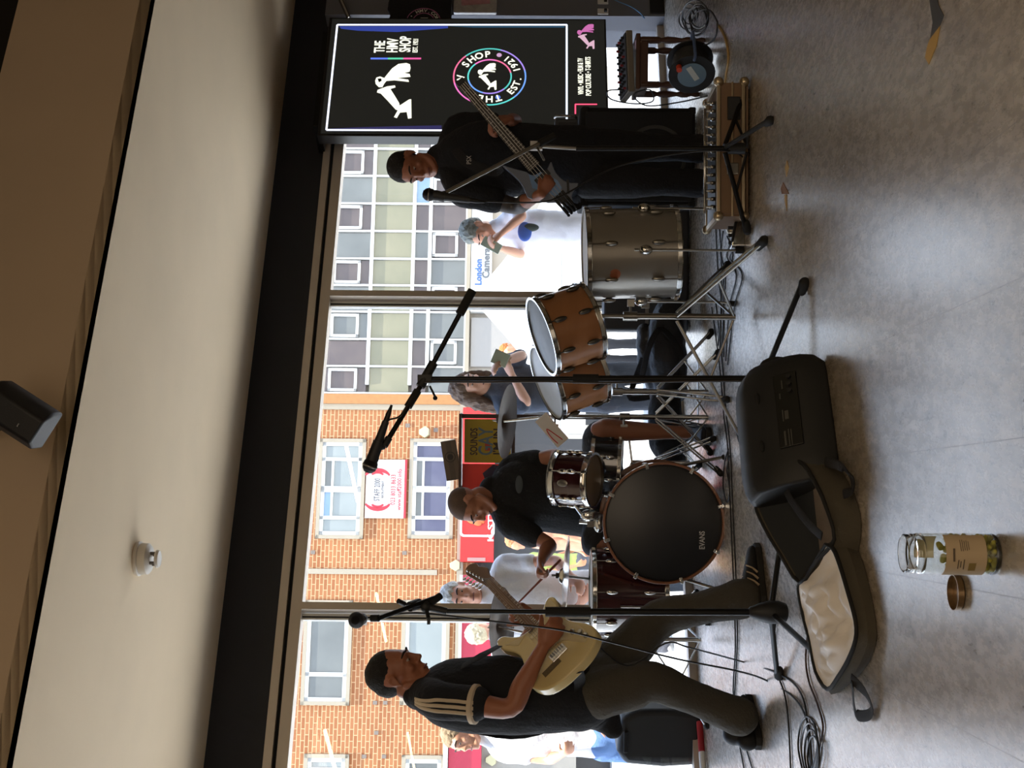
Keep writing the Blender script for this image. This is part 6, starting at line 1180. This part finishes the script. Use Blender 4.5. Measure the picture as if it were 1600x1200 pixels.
# floor cables
Z = .005; F_ = lambda *p: [fl(x, y, Z) for x, y in p]
cable('floor_cable', 'black cable lying straight across the floor behind the open bag', F_((1118, 470), (1128, 560), (1134, 640), (1141, 700), (1144, 770), (1147, 840), (1150, 905), (1152, 1000), (1148, 1085), (1150, 1130), (1165, 1215)))
cable('floor_cable', 'second black cable lying beside the straight one across the floor', F_((1112, 480), (1124, 570), (1131, 650), (1137, 700), (1141, 790), (1144, 860), (1147, 930), (1149, 1010), (1146, 1090), (1160, 1150), (1180, 1215)))
cable('floor_cable', 'black cable looped beside the bass drum', F_((1138, 702), (1132, 725), (1130, 760), (1136, 785), (1140, 765), (1136, 735), (1140, 712)))
cable('guitar_cable', 'black lead curving from the guitarist\'s leg down to the coil on the floor', [at(925, 1000, 4.86), at(980, 1040, 4.92), at(1040, 1005, 4.9), at(1078, 1012, 4.9)] + F_((1160, 1034), (1205, 1048), (1238, 1066), (1256, 1095), (1262, 1140), (1268, 1215)))
cable('floor_cable', 'thin black cable running from the left microphone stand toward the picture\'s lower edge', F_((1212, 972), (1209, 1010), (1214, 1050), (1226, 1085), (1232, 1130), (1236, 1215)))
cable('floor_cable', 'brown cable trailing out of the pale bag lining', F_((1262, 990), (1259, 1030), (1264, 1065), (1277, 1100), (1286, 1135), (1280, 1170), (1276, 1215)), m=mat('brown_cable', '#3a2418', .5))
for i in range(4):
    cx_, cy_ = 1262+i*3, 1158+i*7; cable('coiled_cable', ('grey-black', 'pale-edged', 'dark', 'thin black')[i] + ' loop of the cable coil on the floor below the bag handle', [fl(cx_+a*(15-i*2), cy_+b*(38-i*3), Z+.004*i) for a, b in ((-.6, 1.1), (-1, .2), (-.7, -.7), (0, -1), (.8, -.6), (1, .3), (.5, 1.1), (.3, 1.5))], .0035, (m_cab, mat('grey_cable', '#4b4d50', .4), m_cab, m_cab)[i], group='coiled cable loops')
rg = random.Random(11)
names = ('leaving the flight case', 'beneath the silver floor tom', 'looping by the pedal', 'beside the drum leg', 'nearest the tripod leg', 'furthest under the tom')
for i in range(6):
    x0 = 1118+i*6; cable('floor_cable', 'black cable ' + names[i] + ' on the bright floor', F_((x0, 345+i*8), (x0+rg.uniform(-8, 14), 390+i*3), (x0+rg.uniform(-6, 12), 430), (x0+rg.uniform(-4, 10)-i*2, 480), (1122+i*3, 540+i*6)))
cable('floor_cable', 'thick yellow cable on the floor under the cable reel', F_((1122, 40), (1133, 60), (1138, 90), (1134, 118), (1130, 150)), .006, mat('yellow_cable', '#b0925c', .5))
lbs = ('outermost', 'widest', 'lowest', 'innermost', 'topmost', 'rightmost', 'thin', 'upper')
for i in range(8):
    cx_, cy_ = 1085+rg.uniform(-12, 16), 28+rg.uniform(-12, 14); a_r = rg.uniform(16, 30)
    cable('coiled_cable', lbs[i] + ' loop in the black cable tangle at the upper right corner', [fl(cx_+math.cos(k*.9+i)*a_r*.75, cy_+math.sin(k*.9+i)*a_r, Z+.012+.008*i) for k in range(8)], .0045, group='tangled cable loops')
cable('amp_cable', 'black cable hanging in loops between the mixing desk and the bass cabinet', [at(975, 140, 6.9), at(950, 142, 6.9), at(955, 155, 6.95), at(990, 162, 6.95), at(1020, 158, 6.9), at(1015, 140, 6.85), at(990, 148, 6.85), at(1010, 165, 6.9), at(1060, 160, 6.9), fl(1105, 150, .01)], .004)
OUT[0] = 1.0
# ================================================================== PEOPLE IN THE STREET
def passer(label, hx, hy, Y, fwd, sk_, top, bot, hair, hands=None, short=False, group=None, hair_fn=None, vox=.013, tilt=0, sleeve=.5, faces=True, tn='tshirt'):
    hc = at(hx, hy, Y); f = Vector(fwd); ff = V(f.x, f.y, 0).normalized(); S = ff.cross(V(0, 0, 1)); gz = -.30-.034*max(0, Y-8)
    H = hc.z - gz; k = H/1.60; D = lambda a, b, c: hc + S*a*k + ff*b*k + V(0, 0, -c*k)
    J = dict(head=headM(hc, f, V(0, 0, 1), k), neck=D(0, -.03, .17), chest=D(0, -.02, .40), waist=D(0, -.02, .62), pelvis=D(0, -.02, .82), front=ff,
             shR=D(.185, -.02, .25), shL=D(-.185, -.02, .25), hipR=D(.09, 0, .86), hipL=D(-.09, 0, .86), knR=D(.10, .03, 1.16), knL=D(-.10, .03, 1.16), anR=D(.10, 0, 1.50), anL=D(-.10, 0, 1.50))
    for s, sg in (('R', 1), ('L', -1)):
        hp = (hands or {}).get(s)
        if hp: w = Vector(at(*hp)); el = J['sh'+s].lerp(w, .5) + V(0, 0, -.10)*k + S*sg*.06*k
        else: w = D(.23*sg, .06, .80); el = D(.22*sg, -.03, .52)
        J['el'+s] = el; J['wr'+s] = w; d = (w-el).normalized(); J['hand'+s] = (d, (-S*sg+V(0, 0, -.3)), sg, dict(curl=(30, 35, 20), s=.95*k))
    t, sp_ = figure(label, J, skin(sk_), fab(top, b=.2), fab(bot, b=.2), V(hc.x, hc.y, gz), vox=vox, hand_v=vox*.8, short=short, sleeve=sleeve, group=group, hair=hair_fn or short_hair(hair, lift=.009, sc=1.04), tw=k*.95, arm=.85*k, faces=faces, shirt_disp=.010, tn=tn, thigh=.08*k, calf=.06*k, hem=.065*k)
    for s in 'LR':
        a = J['an'+s]; g = V(a.x, a.y, gz+.0); shoe(t, g-ff*.08, g+ff*.18, mat('trainer_grey', '#8b8b8b', .7), mat('sole_white', '#cfcfcf', .7))
    return t, J
t, J = passer('grey-haired man outside in a white T-shirt filming with his phone', 749, 362, 9.2, V(-.65, -.55, -.35), '#d9a184', '#eceaf0', '#b98e62', '#8d8f86', hands=dict(R=(777, 386, 8.95), L=(782, 366, 8.98)), short=True)
ph = at(768, 383, 8.88); q = MB(); q.box((0, 0, 0), (.07, .01, .14), m=Matrix.Translation(ph) @ Matrix.Rotation(.5, 4, 'Y')); q.build('phone', mat('phone_green', '#a9b7a4', .4), None, bevel=.003, label='pale phone held up by the grey-haired filming man', cat='phone')
c = at(820, 362, 9.0); q = MB(); q.ell((0, 0, 0), (.07, .02, .05), m=Matrix.Translation(c)); q.build('shirt_print', mat('print_blue', '#4a68b8', .8), t, smooth=True); q = MB(); q.ell((0, 0, 0), (.03, .02, .07), m=Matrix.Translation(c+V(.03, -.0, -.03))); q.build('shirt_print', mat('print_dark', '#3b4440', .8), t, smooth=True)
def long_hair(col):
    def f(t, M):
        q = MB(); q.ell((0, -.028, .045), (.085, .10, .088), m=M, seg=20, rings=14)
        for s in (-1, 1):
            for j, (a, b) in enumerate(((.075, .0), (.08, -.03), (.06, -.07))):
                q.limb([tuple(M @ V(s*a, b, .03)) + (.035,), tuple(M @ V(s*(a+.02), b-.01, -.08)) + (.038,), tuple(M @ V(s*(a+.03), b, -.2)) + (.034,), tuple(M @ V(s*(a+.02), b+.02, -.30)) + (.02,)], seg=10)
        q.organic('hair', mat('hair_'+col[1:], col, .8, var=.4, scale=30, bump=.6, bscale=90, stretch=(1, 1, .2)), t, voxel=.009, it=3, disp=.012, dscale=.035)
    return f
t, J = passer('woman outside with long wavy brown hair in a dark blue-grey denim jacket', 735, 604, 8.3, V(.45, -.75, -.25), '#d3a288', '#4a5260', '#3b3f48', '#5d4a3a', hands=dict(L=(785, 566, 8.05), R=(800, 585, 8.05)), hair_fn=long_hair('#6d5848'), sleeve=.8, tn='jacket')
ph = at(782, 560, 7.98); q = MB(); q.box((0, 0, 0), (.09, .012, .10), m=Matrix.Translation(ph) @ Matrix.Rotation(.4, 4, 'Y')); q.build('phone', MATS['phone_green'], None, bevel=.003, label='pale phone held up by the long-haired woman', cat='phone')
OUT[0] = .6
passer('distant person with orange hair under the white canopy', 797, 548, 17, V(-.3, -1, 0), '#e0a680', '#d98a4a', '#5a5a60', '#d97a35', vox=.02, faces=False)
OUT[0] = 1.0
passer('smiling white-haired man outside in a white T-shirt and dark jeans', 722, 931, 7.75, V(.12, -1, -.1), '#cf9479', '#e9e7ea', '#3c434f', '#f0ece0', hands=dict(R=(905, 945, 7.6), L=(893, 900, 7.5)))
OUT[0] = .6
passer('distant man in a lime green T-shirt facing right', 802, 877, 17.5, V(1, -.3, 0), '#e0966a', '#c3cf72', '#5c5c62', '#b9907a', vox=.02, faces=False)
passer('distant person in a peach top beyond the drummer\'s raised arm', 806, 846, 15.5, V(-1, -.4, 0), '#e8a27c', '#e8a888', '#8a97a8', '#c98a5a', vox=.02, faces=False)
OUT[0] = .8
passer('person outside in a white T-shirt and blue jeans behind the guitarist\'s back', 722, 1150, 8.0, V(-.6, -.8, 0), '#d39a7d', '#efeef2', '#5c7fb4', '#9a8468', hands=dict(R=(880, 1178, 7.8)))
passer('person with pale curly hair outside behind the guitar strap', 752, 988, 11.5, V(.3, 1, 0), '#d9a387', '#c9cbd8', '#55555c', '#cfc2a4', vox=.016, faces=False)
OUT[0] = 1.0
# strip lamps of the deep shop, mirrored in the window glass
m_lamp = mat('warm_tube', '#ffffff', .5, emit='#ffdfa0', es=26)
spots = ((541, 696, 559, 784), (672, 701, 682, 791), (588, 927, 603, 1002), (655, 894, 663, 932), (508, 1142, 526, 1210), (637, 1145, 648, 1205), (580, 379, 594, 460), (651, 480, 655, 537), (626, 705, 635, 762), (696, 894, 703, 946))
for i, s_ in enumerate(spots):
    a, b = mirror_lamp(*s_, z=3.02); q = MB(); q.cyl(a, b, .022, seg=8)
    t = thing('strip_lamp', 'warm white strip lamp hanging from the black ceiling behind the camera', 'lamp', a, 'strip lamps over the shop floor'); q.build('tube', m_lamp, t, smooth='auto'); q = MB(); q.cyl(a+V(0, 0, .05), b+V(0, 0, .05), .03, seg=6); q.build('housing', m_bm, t)
